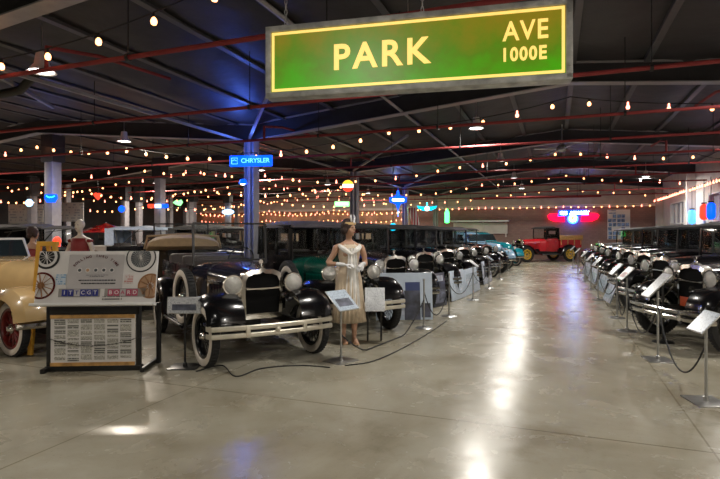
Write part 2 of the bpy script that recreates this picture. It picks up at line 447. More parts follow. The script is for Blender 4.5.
    b = B(); b.loft([[(x - .004, -.53, 1.2), (x + .004, -.53, 1.2), (x + .004, .53, 1.2), (x - .004, .53, 1.2)], [(x - lean * .4 - .004, -.53, tp), (x - lean * .4 + .004, -.53, tp), (x - lean * .4 + .004, .53, tp), (x - lean * .4 - .004, .53, tp)]])
    b.build('windshield_glass', 'glass', wf)
    # steering wheel
    b = B(); q = Matrix.Rotation(-1.05, 4, 'Y'); ctr = Vector((-1.68, .30, 1.20))
    b.tube([q @ Vector((.20 * math.cos(2 * PI * k / 20), .20 * math.sin(2 * PI * k / 20), 0)) + ctr for k in range(21)], .012, 6)
    for k in range(4): b.tube([ctr, q @ Vector((.2 * math.cos(PI * k / 2), .2 * math.sin(PI * k / 2), 0)) + ctr], .008, 6)
    b.tube([ctr, (-1.25, .30, .90)], .018, 8); b.build('steering_wheel', 'blacksatin', c)
    # seats
    for xs in ([-1.95, -2.85] if not pick else [-1.84]):
        b = B(); b.box((xs + (.1 if not pick else .02), 0, .78), (.42 if not pick else .3, 1.0, .20), bev=.05)
        b.box((xs - .13, 0, 1.02), (.14, 1.0, .46), Matrix.Rotation(-.12, 4, 'Y'), bev=.05); b.build('seat', 'leather', c)
    # roof
    if style in ('sedan', 'truck'):
        xr = -3.24 if style == 'sedan' else -2.06
        b = B(); tw = 1.12
        sts = [(-1.10, tw - .02, 1.745, .02), (-1.2, tw, 1.80, .05), (-1.6, tw + .06, 1.83, .05), ((-1.6 + xr) / 2, tw + .08, 1.845, .05), (xr + .25, tw + .04, 1.82, .05), (xr - .03, tw, 1.76, .03)]
        b.loft([sec(x, w, 1.70, z, 3.2, .9) for x, w, z, _ in sts]); b.build('roof', top, c)
        b = B(); pc = [-1.28, -2.01] + ([-2.62] if style == 'sedan' else []) + [xr + .05]
        for s in (-1, 1):
            for x in pc:
                wd = .05 if x not in (pc[-1],) else .12
                b.bar((x, s * .585, 1.15), (x, s * .56, 1.73), .035 if wd < .1 else .10, .05)
            b.bar((-1.26, s * .565, 1.72), (xr, s * .565, 1.72), .05, .05)
            if style == 'sedan': b.box(((-2.62 + xr) / 2 - .2, s * .57, 1.44), (.26, .03, .56))
        b.box((xr + .02, 0, 1.30), (.04, 1.12, .24)); b.box((xr + .02, 0, 1.66), (.04, 1.12, .14))
        for s in (-1, 1): b.box((xr + .02, s * .44, 1.48), (.04, .26, .36))
        b.build('window_pillars', top_paint or paint, c)
        for s in (-1, 1):
            ww_ = [(-1.30, -1.99), (-2.03, -2.60)] if style == 'sedan' else [(-1.30, -2.0)]
            for xa, xb in ww_:
                b = B(); b.box(((xa + xb) / 2, s * .572, 1.44), (abs(xa - xb), .006, .52)); b.build('side_window', 'glass', c)
    elif style == 'touring':
        b = B(); xr = -3.25
        sts = [(-1.12, 1.12, 1.74), (-1.22, 1.16, 1.80), (-1.8, 1.2, 1.80), (-2.0, 1.22, 1.86), (-2.6, 1.22, 1.81), (-2.9, 1.22, 1.84), (-3.3, 1.16, 1.76)]
        secs = []
        for x, w, z in sts:
            o = sec(x, w, 1.70, z, 3., .9); secs.append(o)
        b.loft(secs); b.box((-3.28, 0, 1.46), (.03, 1.14, .60)); 
        for s in (-1, 1): b.box((-3.12, s * .57, 1.46), (.32, .02, .56))
        b.build('canvas_top', top, c)
        for s in (-1, 1):
            b = B()
            b.tube([(-2.75, s * .6, 1.12), (-2.0, s * .6, 1.74)], .014, 6); b.tube([(-2.75, s * .6, 1.12), (-2.9, s * .6, 1.74)], .014, 6)
            b.tube([(-1.28, s * .56, 1.72), (-2.4, s * .6, 1.62)], .01, 6)
            b.build('top_bows', 'blacksatin', c)
    elif style in ('roadster', 'phaeton'):
        b = B()
        sts = [(-2.62, 1.16, 1.12, 1.22), (-2.72, 1.24, 1.10, 1.34), (-3.0, 1.26, 1.10, 1.38), (-3.35, 1.22, 1.14, 1.40), (-3.52, 1.14, 1.2, 1.34)]
        b.loft([sec(x, w, z0, z1, 2.6, .9) for x, w, z0, z1 in sts])
        for x in (-2.85, -3.05, -3.25): b.tube([(x, -.64, 1.15), (x, -.6, 1.37), (x, 0, 1.41), (x, .6, 1.37), (x, .64, 1.15)], .02, 6)
        b.build('folded_top', top, c)
    if pick:
        b = B(); x0, x1 = -2.12, -3.45
        b.box(((x0 + x1) / 2, 0, .72), (x0 - x1, 1.15, .05))
        for s in (-1, 1): b.box(((x0 + x1) / 2, s * .58, .92), (x0 - x1, .04, .40))
        b.box((x0, 0, .92), (.04, 1.15, .40)); b.box((x1, 0, .92), (.04, 1.15, .40)); bed = b.build('cargo_bed', paint, c)
        b = B()
        for s in (-1, 1):
            b.box(((x0 + x1) / 2, s * .63, 1.24), (x0 - x1 + .1, .04, .24), bev=.01)
            for k in range(4): b.box((x0 - .05 - k * .41, s * .60, 1.1), (.05, .03, .5))
        b.box((x0, 0, 1.24), (.04, 1.2, .24)); b.box((x1, 0, 1.24), (.04, 1.2, .24)); b.build('wooden_side_boards', 'wood', bed)
    # tail lamp
    b = B(); b.lathe([(.0001, .05), (.04, .04), (.045, 0), (.0001, -.01)], (-3.18, .62, .72), 'X', 12); b.build('tail_lamp', 'red', c)
    return c

def make_stream(label, paint, name='rounded_car', wheels=None, trim='chrome', open_top=False):
    """rounded thirties to forties saloon, nose towards +X, front axle at the origin"""
    wheels = wheels or dict(whitewall=True, spokes='disc', spoke_mat='chrome', rim_mat=paint)
    c = thing(name, label, 'car'); WB = 2.85
    b = B(); b.box((-1.4, 0, .34), (3.6, 1.0, .14), bev=.03); b.tube([(0, -.68, .36), (0, .68, .36)], .03); b.tube([(-WB, -.68, .36), (-WB, .68, .36)], .03); b.build('chassis', 'blacksatin', c)
    b = B(); b.loft([sec(.42, .30, .50, .95, 2.4, .7), sec(.30, .46, .42, 1.08, 2.6, .6), sec(0, .66, .42, 1.15, 2.6, .6), sec(-.5, .86, .42, 1.18, 2.8, .6), sec(-1.02, 1.12, .42, 1.20, 3, .5)]); b.build('hood', paint, c)
    b = B()
    for k in range(9):
        z = .56 + k * .055; b.tube([(.30, -.19 + k * .006, z), (.455 - k * .012, 0, z), (.30, .19 - k * .006, z)], .010, 6)
    b.box((.44, 0, .80), (.03, .03, .56), Matrix.Rotation(.12, 4, 'Y')); b.build('grille', 'chrome', c)
    b = B(); b.loft([sec(-1.0, 1.14, .42, 1.19, 4, .4), sec(-1.4, 1.34, .42, 1.22, 4, .35), sec(-2.2, 1.42, .42, 1.22, 4, .35), sec(-3.0, 1.30, .42, 1.16, 3.4, .5), sec(-3.5, 1.02, .44, .98, 3, .7), sec(-3.85, .6, .48, .70, 2.6, .8)])
    b.build('body', paint, c)
    if open_top:
        b = B(); b.bar((-2.35, -.60, 1.16), (-2.49, -.56, 1.50), .035); b.bar((-2.35, .60, 1.16), (-2.49, .56, 1.50), .035); b.bar((-2.49, -.57, 1.50), (-2.49, .57, 1.50), .035); b.bar((-2.35, 0, 1.18), (-2.49, 0, 1.50), .025); wf = b.build('windshield_frame', 'white', c)
        b = B(); b.loft([[(-2.345, -.58, 1.18), (-2.355, -.58, 1.18), (-2.355, .58, 1.18), (-2.345, .58, 1.18)], [(-2.485, -.56, 1.49), (-2.495, -.56, 1.49), (-2.495, .56, 1.49), (-2.485, .56, 1.49)]]); b.build('windshield_glass', 'glassdark', wf)
        for xs in (-2.85, -3.25):
            b = B(); b.box((xs, 0, 1.20), (.14, 1.0, .26), Matrix.Rotation(-.15, 4, 'Y'), bev=.05); b.build('seat', 'leather', c)
    if not open_top:
        b = B(); b.loft([sec(-1.12, 1.02, 1.14, 1.20, 3.5, .6), sec(-1.22, 1.12, 1.14, 1.30, 3.5, .6), sec(-1.45, 1.10, 1.14, 1.56, 3.5, .5), sec(-1.75, 1.12, 1.14, 1.66, 3., .5), sec(-2.3, 1.14, 1.14, 1.68, 3., .5), sec(-2.8, 1.08, 1.12, 1.56, 2.8, .6), sec(-3.2, .94, 1.05, 1.32, 2.6, .7), sec(-3.5, .7, .9, 1.0, 2.4, .7)])
        cab = b.build('cabin', paint, c)
        b = B()
        for s in (-1, 1):
            for xa, xb in ((-1.42, -1.92), (-1.99, -2.55)):
                b.loft([[(xa - .02, s * .545, 1.24), (xa - .02, s * .575, 1.24), (xb, s * .58, 1.24), (xb, s * .55, 1.24)], [(xa - .16, s * .50, 1.52), (xa - .16, s * .555, 1.52), (xb, s * .56, 1.54), (xb, s * .50, 1.54)]])
        b.build('side_windows', 'glassdark', cab)
        b = B(); b.loft([[(-1.13, -.46, 1.23), (-1.17, -.46, 1.22), (-1.17, .46, 1.22), (-1.13, .46, 1.23)], [(-1.36, -.44, 1.54), (-1.42, -.44, 1.53), (-1.42, .44, 1.53), (-1.36, .44, 1.54)]]); b.build('windshield', 'glassdark', cab)
    fp = [(.45, .50), (.42, .64), (.31, .78), (.08, .86), (-.18, .84), (-.46, .70), (-.72, .50), (-.95, .36)]
    rp = [(-2.3, .34), (-2.42, .56), (-2.58, .74), (-2.85, .82), (-3.15, .76), (-3.38, .6), (-3.5, .42)]
    for s in (-1, 1):
        link('front_fender', fender_mesh(fp, .34, .88, s, paint, .12), c); link('rear_fender', fender_mesh(rp, .45, .88, s, paint, .12), c)
        b = B(); b.box((-1.6, s * .72, .34), (1.4, .26, .04), bev=.015); b.build('running_board', 'blacksatin', c)
        add_wheel(c, (0, s * .72, .36), name='front_wheel', R=.36, **wheels); add_wheel(c, (-WB, s * .72, .36), name='rear_wheel', R=.36, **wheels)
        b = B(); b.lathe([(.0001, -.24), (.05, -.2), (.10, -.08), (.115, 0), (.118, .015), (.10, .02)], (.22, s * .42, .84), 'X', 20); h = b.build('headlight', paint, c)
        b = B(); b.lathe([(.105, .015), (.06, .032), (.0001, .038)], (.22, s * .42, .84), 'X', 20); b.build('lens', 'lens', h)
    b = B(); pth = [(.52 - .14 * (y / .84) ** 2, y, .44) for y in (-.86, -.6, -.3, 0, .3, .6, .86)]
    b.loft([[(x, y, z - .05), (x + .025, y, z - .02), (x + .025, y, z + .02), (x, y, z + .05), (x - .012, y, z)] for x, y, z in pth]); b.tube([(.38, -.3, .42), (.5, -.3, .44)], .02); b.tube([(.38, .3, .42), (.5, .3, .44)], .02)
    b.build('front_bumper', 'chrome', c)
    return c
M['glassdark'] = mat('tinted_glass', (.02, .03, .035), .05, var=0, coat=1.)
# ------------------------------------------------------------------ the hall
XL, XR, YF, YB = -27.0, 5.5, -8.0, 34.0
RIDGE = .27; HALF = 7.37
def flz(x):                       # underside of the rafters
    k = abs(((x - RIDGE + HALF) % (2 * HALF)) - HALF)
    return 4.60 - .095 * k
def roofz(x): return flz(x) + .52
FR = [-3.0, 4.1, 11.2, 18.3, 25.4, 32.5]

def floor_mat():
    m, n, l, p = node_mat('polished_concrete')
    tc = n.new('ShaderNodeTexCoord')
    def noise(s, d, rough=.55, dist=0.):
        t = n.new('ShaderNodeTexNoise'); t.inputs['Scale'].default_value = s; t.inputs['Detail'].default_value = d
        t.inputs['Roughness'].default_value = rough; t.inputs['Distortion'].default_value = dist
        l.new(tc.outputs['Object'], t.inputs['Vector']); return t.outputs['Fac']
    def ramp(f, stops):
        r = n.new('ShaderNodeValToRGB'); e = r.color_ramp.elements
        while len(e) < len(stops): e.new(.5)
        for q, (po, c) in zip(e, stops): q.position = po; q.color = tuple(c) + (1,)
        l.new(f, r.inputs['Fac']); return r.outputs['Color']
    def mix(a, b, f, mode='MULTIPLY'):
        x = n.new('ShaderNodeMix'); x.data_type = 'RGBA'; x.blend_type = mode
        if isinstance(f, float): x.inputs[0].default_value = f
        else: l.new(f, x.inputs[0])
        l.new(a, x.inputs[6])
        if isinstance(b, tuple): x.inputs[7].default_value = b + (1,)
        else: l.new(b, x.inputs[7])
        return x.outputs[2]
    base = ramp(noise(.55, 6, .6, .6), [(.30, (.245, .215, .150)), (.48, (.34, .315, .245)), (.68, (.43, .41, .335))])
    st = ramp(noise(1.3, 8, .7, .3), [(.30, (.66, .61, .52)), (.46, (.96, .95, .93)), (.75, (1.12, 1.12, 1.10))])
    c = mix(base, st, .8)
    sp = ramp(noise(38, 3, .6), [(.28, (.7, .68, .64)), (.38, (1, 1, 1))]); c = mix(c, sp, .6)
    # saw-cut joints
    s = n.new('ShaderNodeSeparateXYZ'); l.new(tc.outputs['Object'], s.inputs[0])
    def line(out, off, period, w):
        a = n.new('ShaderNodeMath'); a.operation = 'ADD'; l.new(out, a.inputs[0]); a.inputs[1].default_value = off
        q = n.new('ShaderNodeMath'); q.operation = 'PINGPONG'; l.new(a.outputs[0], q.inputs[0]); q.inputs[1].default_value = period / 2
        g = n.new('ShaderNodeMath'); g.operation = 'LESS_THAN'; l.new(q.outputs[0], g.inputs[0]); g.inputs[1].default_value = w; return g.outputs[0]
    c = mix(c, (.55, .50, .42), line(s.outputs['Y'], -4.45, 4.6, .010)); c = mix(c, (.62, .58, .5), line(s.outputs['X'], -1.08, 4.6, .008))
    l.new(c, p.inputs['Base Color'])
    rr = n.new('ShaderNodeMapRange'); l.new(noise(2.2, 6, .65, .5), rr.inputs['Value'])
    rr.inputs['From Min'].default_value = .3; rr.inputs['From Max'].default_value = .7; rr.inputs['To Min'].default_value = .17; rr.inputs['To Max'].default_value = .32
    l.new(rr.outputs['Result'], p.inputs['Roughness'])
    p.inputs['Specular IOR Level'].default_value = .38
    bp = n.new('ShaderNodeBump'); bp.inputs['Strength'].default_value = .12; bp.inputs['Distance'].default_value = .01
    l.new(noise(5., 5, .6), bp.inputs['Height']); l.new(bp.outputs['Normal'], p.inputs['Normal'])
    return m
def brick_mat(name, c1, c2, mort, sc_=4.2, rough=.8):
    m, n, l, p = node_mat(name)
    tc = n.new('ShaderNodeTexCoord'); mp = n.new('ShaderNodeMapping'); mp.inputs['Rotation'].default_value = (PI / 2, 0, 0)
    l.new(tc.outputs['Object'], mp.inputs['Vector'])
    t = n.new('ShaderNodeTexBrick'); t.inputs['Scale'].default_value = sc_; t.inputs['Color1'].default_value = c1 + (1,); t.inputs['Color2'].default_value = c2 + (1,); t.inputs['Mortar'].default_value = mort + (1,)
    t.inputs['Mortar Size'].default_value = .015
    l.new(mp.outputs['Vector'], t.inputs['Vector']); l.new(t.outputs['Color'], p.inputs['Base Color']); p.inputs['Roughness'].default_value = rough
    return m
M['floor'] = floor_mat()
M['brick'] = brick_mat('brown_block_wall', (.26, .155, .135), (.30, .19, .165), (.22, .15, .13), 2.2)
M['wallpale'] = mat('pale_wall_panel', (.55, .50, .46), .7, var=.12, scale=2)
M['walltan'] = mat('tan_wall_panel', (.42, .29, .20), .7, var=.25, scale=1.2)
M['walldark'] = mat('dark_wall_panel', (.045, .045, .05), .7, var=.3, scale=1.5)
M['insul'] = mat('black_roof_insulation', (.034, .033, .035), .55, var=.35, scale=1.6, bump=.9, bscale=2.6)

b = B(); b.box(((XL + XR) / 2, (YF + YB) / 2, -.1), (XR - XL, YB - YF, .2)); struct(b.build('floor', 'floor'))
def wallbox(name, c, sz, m):
    b = B(); b.box(c, sz); return struct(b.build(name, m))
wallbox('wall_back', ((XR - 9.2) / 2, YB + .1, 1.60), (XR + 9.2, .2, 3.2), 'brick')
wallbox('wall_back_left', ((XL - 9.2) / 2, YB + .1, 1.60), (-9.2 - XL, .2, 3.2), 'walltan')
wallbox('wall_back_upper', ((XR + XL) / 2, YB + .1, 4.2), (XR - XL, .2, 2.0), 'wallpale')
wallbox('trim_1', ((XR + XL) / 2, YB - .03, 3.24), (XR - XL, .06, .16), 'white')
wallbox('trim_2', (-1.2, YB - .05, 3.80), (7.5, .1, .13), 'pipered')
wallbox('wall_left', (XL - .1, (YF + YB) / 2, 2.6), (.2, YB - YF, 5.2), 'walldark')
wallbox('wall_front', ((XR + XL) / 2, YF - .1, 2.6), (XR - XL, .2, 5.2), 'walldark')
# right wall with window openings
wins = [(9.0, 12.2), (13.2, 16.6), (19.5, 23.2), (27.2, 30.2)]
b = B(); y0 = YF
for (a, c_) in wins + [(YB, YB)]:
    b.box((XR + .1, (y0 + a) / 2, 2.6), (.2, a - y0, 5.2)); y0 = c_
for a, c_ in wins:
    b.box((XR + .1, (a + c_) / 2, .5), (.2, c_ - a, 1.0)); b.box((XR + .1, (a + c_) / 2, 4.15), (.2, c_ - a, 2.1))
struct(b.build('wall_right', 'wallpale'))
M['nightglass'] = mat('frosted_window_pane', (.30, .30, .36), .3, var=.1)
for i, (a, c_) in enumerate(wins):
    b = B(); ym = (a + c_) / 2
    for y in (a + .03, c_ - .03): b.box((XR + .02, y, 2.05), (.16, .06, 2.1))
    for k in range(1, 3): b.box((XR + .03, a + (c_ - a) * k / 3, 2.05), (.08, .05, 2.1))
    for z in (1.03, 2.05, 3.07): b.box((XR + .02, ym, z), (.14, c_ - a, .06))
    w = struct(b.build('window_%d' % (i + 1), 'white'))
    b = B(); b.box((XR + .1, ym, 2.05), (.02, c_ - a, 2.06)); b.build('window_pane', 'nightglass', w)

# roof: wavy insulation blanket over purlins
b = B(); xs = [XL + (XR - XL) * i / 260 for i in range(261)]; ys = [YF + (YB - YF) * j / 84 for j in range(85)]
rows = []
for j, y in enumerate(ys):
    r = []
    for x in xs:
        u = ((x - XL) / 1.3) % 1.0
        sag = .09 * (4 * u * (1 - u)) * (.7 + .3 * math.sin(y * .9 + x)) + .012 * math.sin(y * 5 + 3 * math.sin(x * 2.2))
        r.append((x, y, roofz(x) - sag))
    rows.append(r)
b.loft([[b_ for b_ in r] for r in rows], closed=False, cap=False)
ceil = b.build('ceiling', 'insul', ang=60); struct(ceil)
sm = ceil.modifiers.new('thickness', 'SOLIDIFY'); sm.thickness = .08; sm.offset = 1
x = XL + 1.3; 
while x < XR - .2:
    b = B(); b.box((x, (YF + YB) / 2, roofz(x) - .09), (.06, YB - YF - .1, .10)); b.box((x + .03, (YF + YB) / 2, roofz(x) - .145), (.11, YB - YF - .1, .012))
    b.build('purlin', 'purlin', ceil); x += 1.3
for i, y in enumerate(FR):
    b = B(); xs = [XL]
    for k in range(-4, 2):
        xx = RIDGE + k * HALF
        if XL < xx < XR: xs.append(xx)
    xs.append(XR); xs = sorted(set(xs))
    b.loft([[(x, y - .02, flz(x)), (x, y + .02, flz(x)), (x, y + .02, roofz(x)), (x, y - .02, roofz(x))] for x in xs])
    b.mi = 1
    b.loft([[(x, y - .11, flz(x) - .02), (x, y + .11, flz(x) - .02), (x, y + .11, flz(x)), (x, y - .11, flz(x))] for x in xs])
    b.loft([[(x, y - .11, roofz(x) - .14), (x, y + .11, roofz(x) - .14), (x, y + .11, roofz(x) - .12), (x, y - .11, roofz(x) - .12)] for x in xs])
    r = b.build('ceiling_beam', ['rafter', 'flange']); struct(r)
# longitudinal braces from the rafters down to the valley columns
b = B()
for y in FR[:-1]:
    for X0 in (RIDGE - HALF,):
        b.bar((X0, y + .1, 3.95), (X0 - 3.2, y + 4.2, 4.35), .06); b.bar((X0, y + 7.0, 3.95), (X0 + 3.2, y + 3.0, 4.35), .06)
        b.bar((X0 - .2, y + .1, 3.9), (X0 - .2, y + 7., 3.9), .05)
struct(b.build('ceiling_brace_beam', 'flange'))
for y in FR[1:]:
    for X0 in (RIDGE - HALF, RIDGE - 3 * HALF):
        b = B(); h = flz(X0); b.box((X0, y, h / 2), (.06, .24, h)); b.box((X0 - .13, y, h / 2), (.015, .26, h)); b.box((X0 + .13, y, h / 2), (.015, .26, h)); b.box((X0, y, .02), (.4, .4, .04)); b.box((X0 - .03, y, h / 2), (.2, .05, h))
        struct(b.build('column', 'steelgrey'))
    b = B(); h = flz(XR - .2); b.box((XR - .17, y, h / 2), (.32, .26, h)); struct(b.build('column', 'wallpale'))
for px, d, w in ((53, 15.6, .32), (160, 20.5, .30), (125, 26, .28), (139, 27, .26), (32, 22, .28), (193, 29, .28), (228, 31, .28), (186, 33, .26)):
    p = W(px, d); h = flz(p.x); b = B(); b.box((p.x, p.y, h / 2), (w, w, h), bev=.01); b.mi = 1; b.box((p.x, p.y, h - .45), (w + .16, w + .1, .8)); struct(b.build('column', ['steelgrey', 'rafter']))

# sprinkler pipes, duct, conduit
ordn = ['nearest', 'second', 'third', 'fourth', 'fifth', 'sixth', 'seventh', 'eighth', 'ninth', 'tenth', 'eleventh', 'twelfth', 'thirteenth', 'fourteenth']
for i, y in enumerate([4.66, 7.2, 9.8, 12.3, 14.9, 17.4, 20.2, 23.2, 27.0, 30.4]):
    t = thing('sprinkler_pipe', 'red sprinkler pipe crossing under the dark roof, %s from the camera' % ordn[i], 'pipe', (0, y, 3.62), group='red sprinkler pipes under the roof')
    b = B(); b.tube([(XL + .1, 0, 0), (XR - .1, 0, 0)], .028, 10); b.build('main_pipe', 'pipered', t)
    for k, x in enumerate((-24., -19.5, -15.4, -11.2, -7.9, -4.6, -2.1, 1.1, 3.6)):
        b = B(); zt = roofz(x) - 3.62; b.tube([(x, 0, 0), (x, 0, zt)], .007, 5); b.lathe([(.037, -.02), (.046, -.02), (.046, .02), (.037, .02)], (x, 0, 0), 'X', 10); b.build('pipe_hanger', 'duct', t)
    if i % 2 == 0:
        for x in (-5.9, 2.6):
            b = B(); b.tube([(x, 0, 0), (x, 0, .28), (x, .8, .42), (x, 2.2, .5)], .026, 8); b.build('branch_pipe', 'pipered', t)
t = B(); t.tube([(-26, 6.3, 4.0), (-12, 6.3, 4.0), (-9.6, 6.3, 4.0), (-8.6, 6.3, 4.05), (-8.2, 6.3, 4.3)], .075, 14)
tag(t.build('air_duct', 'duct'), 'round black duct under the roof at the upper left', 'duct')
t = B(); t.tube([(-3.2, -6, 4.3), (-3.2, 33, 4.3)], .03, 8); tag(t.build('conduit', 'flange'), 'thin grey conduit running along the hall under the roof', 'conduit')

# ceiling fan
t = thing('ceiling_fan', 'large ceiling fan hanging over the aisle between the string lights', 'ceiling fan', tuple(W(562, 15)[:2]) + (4.02,))
b = B(); b.cyl((0, 0, .40), .02, .62, n=10); b.build('down_rod', 'dullmetal', t)
b = B(); b.lathe([(.0001, .14), (.08, .13), (.14, .05), (.14, -.03), (.07, -.08), (.0001, -.09)]); b.build('motor', 'dullmetal', t)
for k in range(4):
    a = PI / 2 * k + .35; b = B(); b.box((.46, 0, 0), (.68, .11, .012), Matrix.Rotation(.15, 4, 'X'), bev=.004); b.build('blade', 'dullmetal', t, rot=(0, 0, a))

# high-bay lamps
_pro = None
def lz(x): return min(4.0, roofz(x) - .76)
LAMP_E = 215
lamps = [(-1.7, 12.1), (-1.7, 17.8), (-1.7, 23.7), (-1.7, 29.3), (-1.7, 6.2), (-1.7, .6), (-1.7, -5), (-10.5, 10.5), (-10.5, 17.2), (-10.5, 23.4), (-10.5, 29.3), (-6.35, 4.95), (-9.8, -1.0), (-18, 5), (-18, 10.2), (-18, 20), (-18, 28), (4.7, 1.4), (3.6, 9.0), (4.5, 15.0), (3.6, 25.0)]  # right-hand row is added to spread the light, kept clear of floor reflections
for i, (x, y) in enumerate(lamps):
    lab = 'white high-bay lamp ' + ('over the aisle, ' if x == -1.7 else 'added over the right-hand cars, ' if x > 3 else 'over the left of the hall, ') + '%s from the camera end' % ordn[[q for q in sorted(lamps, key=lambda v: v[1]) if (q[0] == -1.7) == (x == -1.7) and (q[0] > 3) == (x > 3)].index((x, y))]
    if _pro is None:
        t = thing('high_bay_lamp', lab, 'lamp', (x, y, lz(x)), group='high-bay lamps under the roof')
        b = B(); b.lathe([(.0001, .26), (.07, .25), (.09, .10), (.17, .0), (.18, -.01), (.16, -.005), (.08, .09), (.0001, .12)], n=24); b.build('reflector', 'white', t)
        b = B(); b.cyl((0, 0, .012), .14, .02); b.build('lens', 'lampface', t)
        b = B(); b.tube([(0, 0, .25), (0, 0, .62)], .01, 6); b.build('suspension_rod', 'dullmetal', t)
        _pro = t
    else: dup(_pro, (x, y, lz(x)), 0, lab)
    L = bpy.data.lights.new('high_bay_light', 'AREA'); L.shape = 'DISK'; L.size = .5; L.energy = LAMP_E * ((.22 if y < 8 else .38) if x == -1.7 else .12 if (x, y) == (-6.35, 4.95) else .55 if (x, y) == (3.6, 9.0) else .85); L.color = (1., .95, .87) if x > -9 else (1., .88, .74)
    lo = bpy.data.objects.new('high_bay_light', L); COL.objects.link(lo); lo.location = (x, y, lz(x) - .03)

# string lights
b = B(); b.mi = 1; b.lathe([(.0001, 0), (.016, 0), (.018, -.05), (.012, -.055), (.0001, -.055)], n=8); b.mi = 0
b.lathe([(.012, -.05), (.030, -.075), (.036, -.10), (.028, -.13), (.0001, -.142)], n=10)
bulb_me = b.mesh('bulb', ['bulb', 'socket'])
bulb2_me = bulb_me.copy(); bulb2_me.materials.clear(); bulb2_me.materials.append(M['bulbpink']); bulb2_me.materials.append(M['socket'])
def strand(label, pts, spacing, sag=.12, pink=.15, group='strings of warm bulbs under the roof'):
    t = thing('string_light', label, 'string light', pts[0], group=group); o = Vector(pts[0]); P = []
    for a, c_ in zip(pts, pts[1:]):
        a = Vector(a); c_ = Vector(c_); n = 10
        for k in range(n):
            u = k / n; q = a.lerp(c_, u); q.z -= sag * 4 * u * (1 - u); P.append(q - o)
    P.append(Vector(pts[-1]) - o); b = B(); b.tube(P, .009, 5); b.build('wire', 'wire', t)
    dist = 0; nxt = spacing * .5; cnt = 0
    for a, c_ in zip(P, P[1:]):
        L = (c_ - a).length
        while nxt <= dist + L and cnt < 99:
            q = a.lerp(c_, (nxt - dist) / L); link('bulb', bulb2_me if random.random() < pink else bulb_me, t, q, (0, 0, 0)); nxt += spacing; cnt += 1
        dist += L
def across(y, drop, x0=XL + .3, x1=XR - .3):
    xs = sorted(set([x0, x1] + [RIDGE + k * HALF / 2 for k in range(-8, 2) if x0 < RIDGE + k * HALF / 2 < x1]))
    return [(x, y, flz(x) - drop) for x in xs]
names = ['nearest', 'second', 'third', 'fourth', 'fifth', 'sixth', 'seventh', 'eighth', 'ninth', 'tenth', 'eleventh']
for i, (y, dr, sp_) in enumerate([(4.5, .12, .80), (10.95, .34, .68), (14.6, .55, .85), (18.1, .28, .78), (21.8, .5, .8), (25.2, .30, .75), (28.9, .6, .75), (32.3, .3, .8)]):
    strand('string of warm round bulbs hung across the hall, %s strand from the camera' % names[i], across(y, dr, x1=(-7.4 if y in (14.6, 21.8, 28.9) else XR - .3)), sp_ * 1.0 if i else sp_, pink=.1 + .04 * i)
strand('string of warm bulbs along the white trim of the brick back wall', [(x, YB - .25, 3.26) for x in (-9, -4, .5, 5.1)], .42, .02, .3)
strand('row of bulbs high on the back left wall', [(x, YB - .25, 3.1) for x in (-26, -20, -15, -9.5)], .36, .15, .5)
strand('row of bulbs low on the back left wall', [(x, YB - .35, 2.6) for x in (-26, -20, -15, -9.5)], .36, .2, .5)
strand('middle row of bulbs before the back left wall', [(x, YB - 1.6, 3.25) for x in (-26, -19, -14, -7.5)], .42, .25, .3)
strand('string of small pink bulbs along the top of the right wall', [(XR - .25, y, 3.50) for y in (12, 20, 27, 33.8)], .38, .02, .7)
strand('string of warm bulbs swagged between the columns on the left', [(-25, 16.5, 3.3), (-19, 16.5, 3.5), (-13, 17, 3.4), (-7.1, 18.0, 3.5)], .5, .35)
strand('second string of bulbs swagged lower on the left', [(-25, 20.5, 3.2), (-19, 20.5, 3.0), (-13, 21, 3.2), (-7.1, 25., 3.3)], .5, .3)

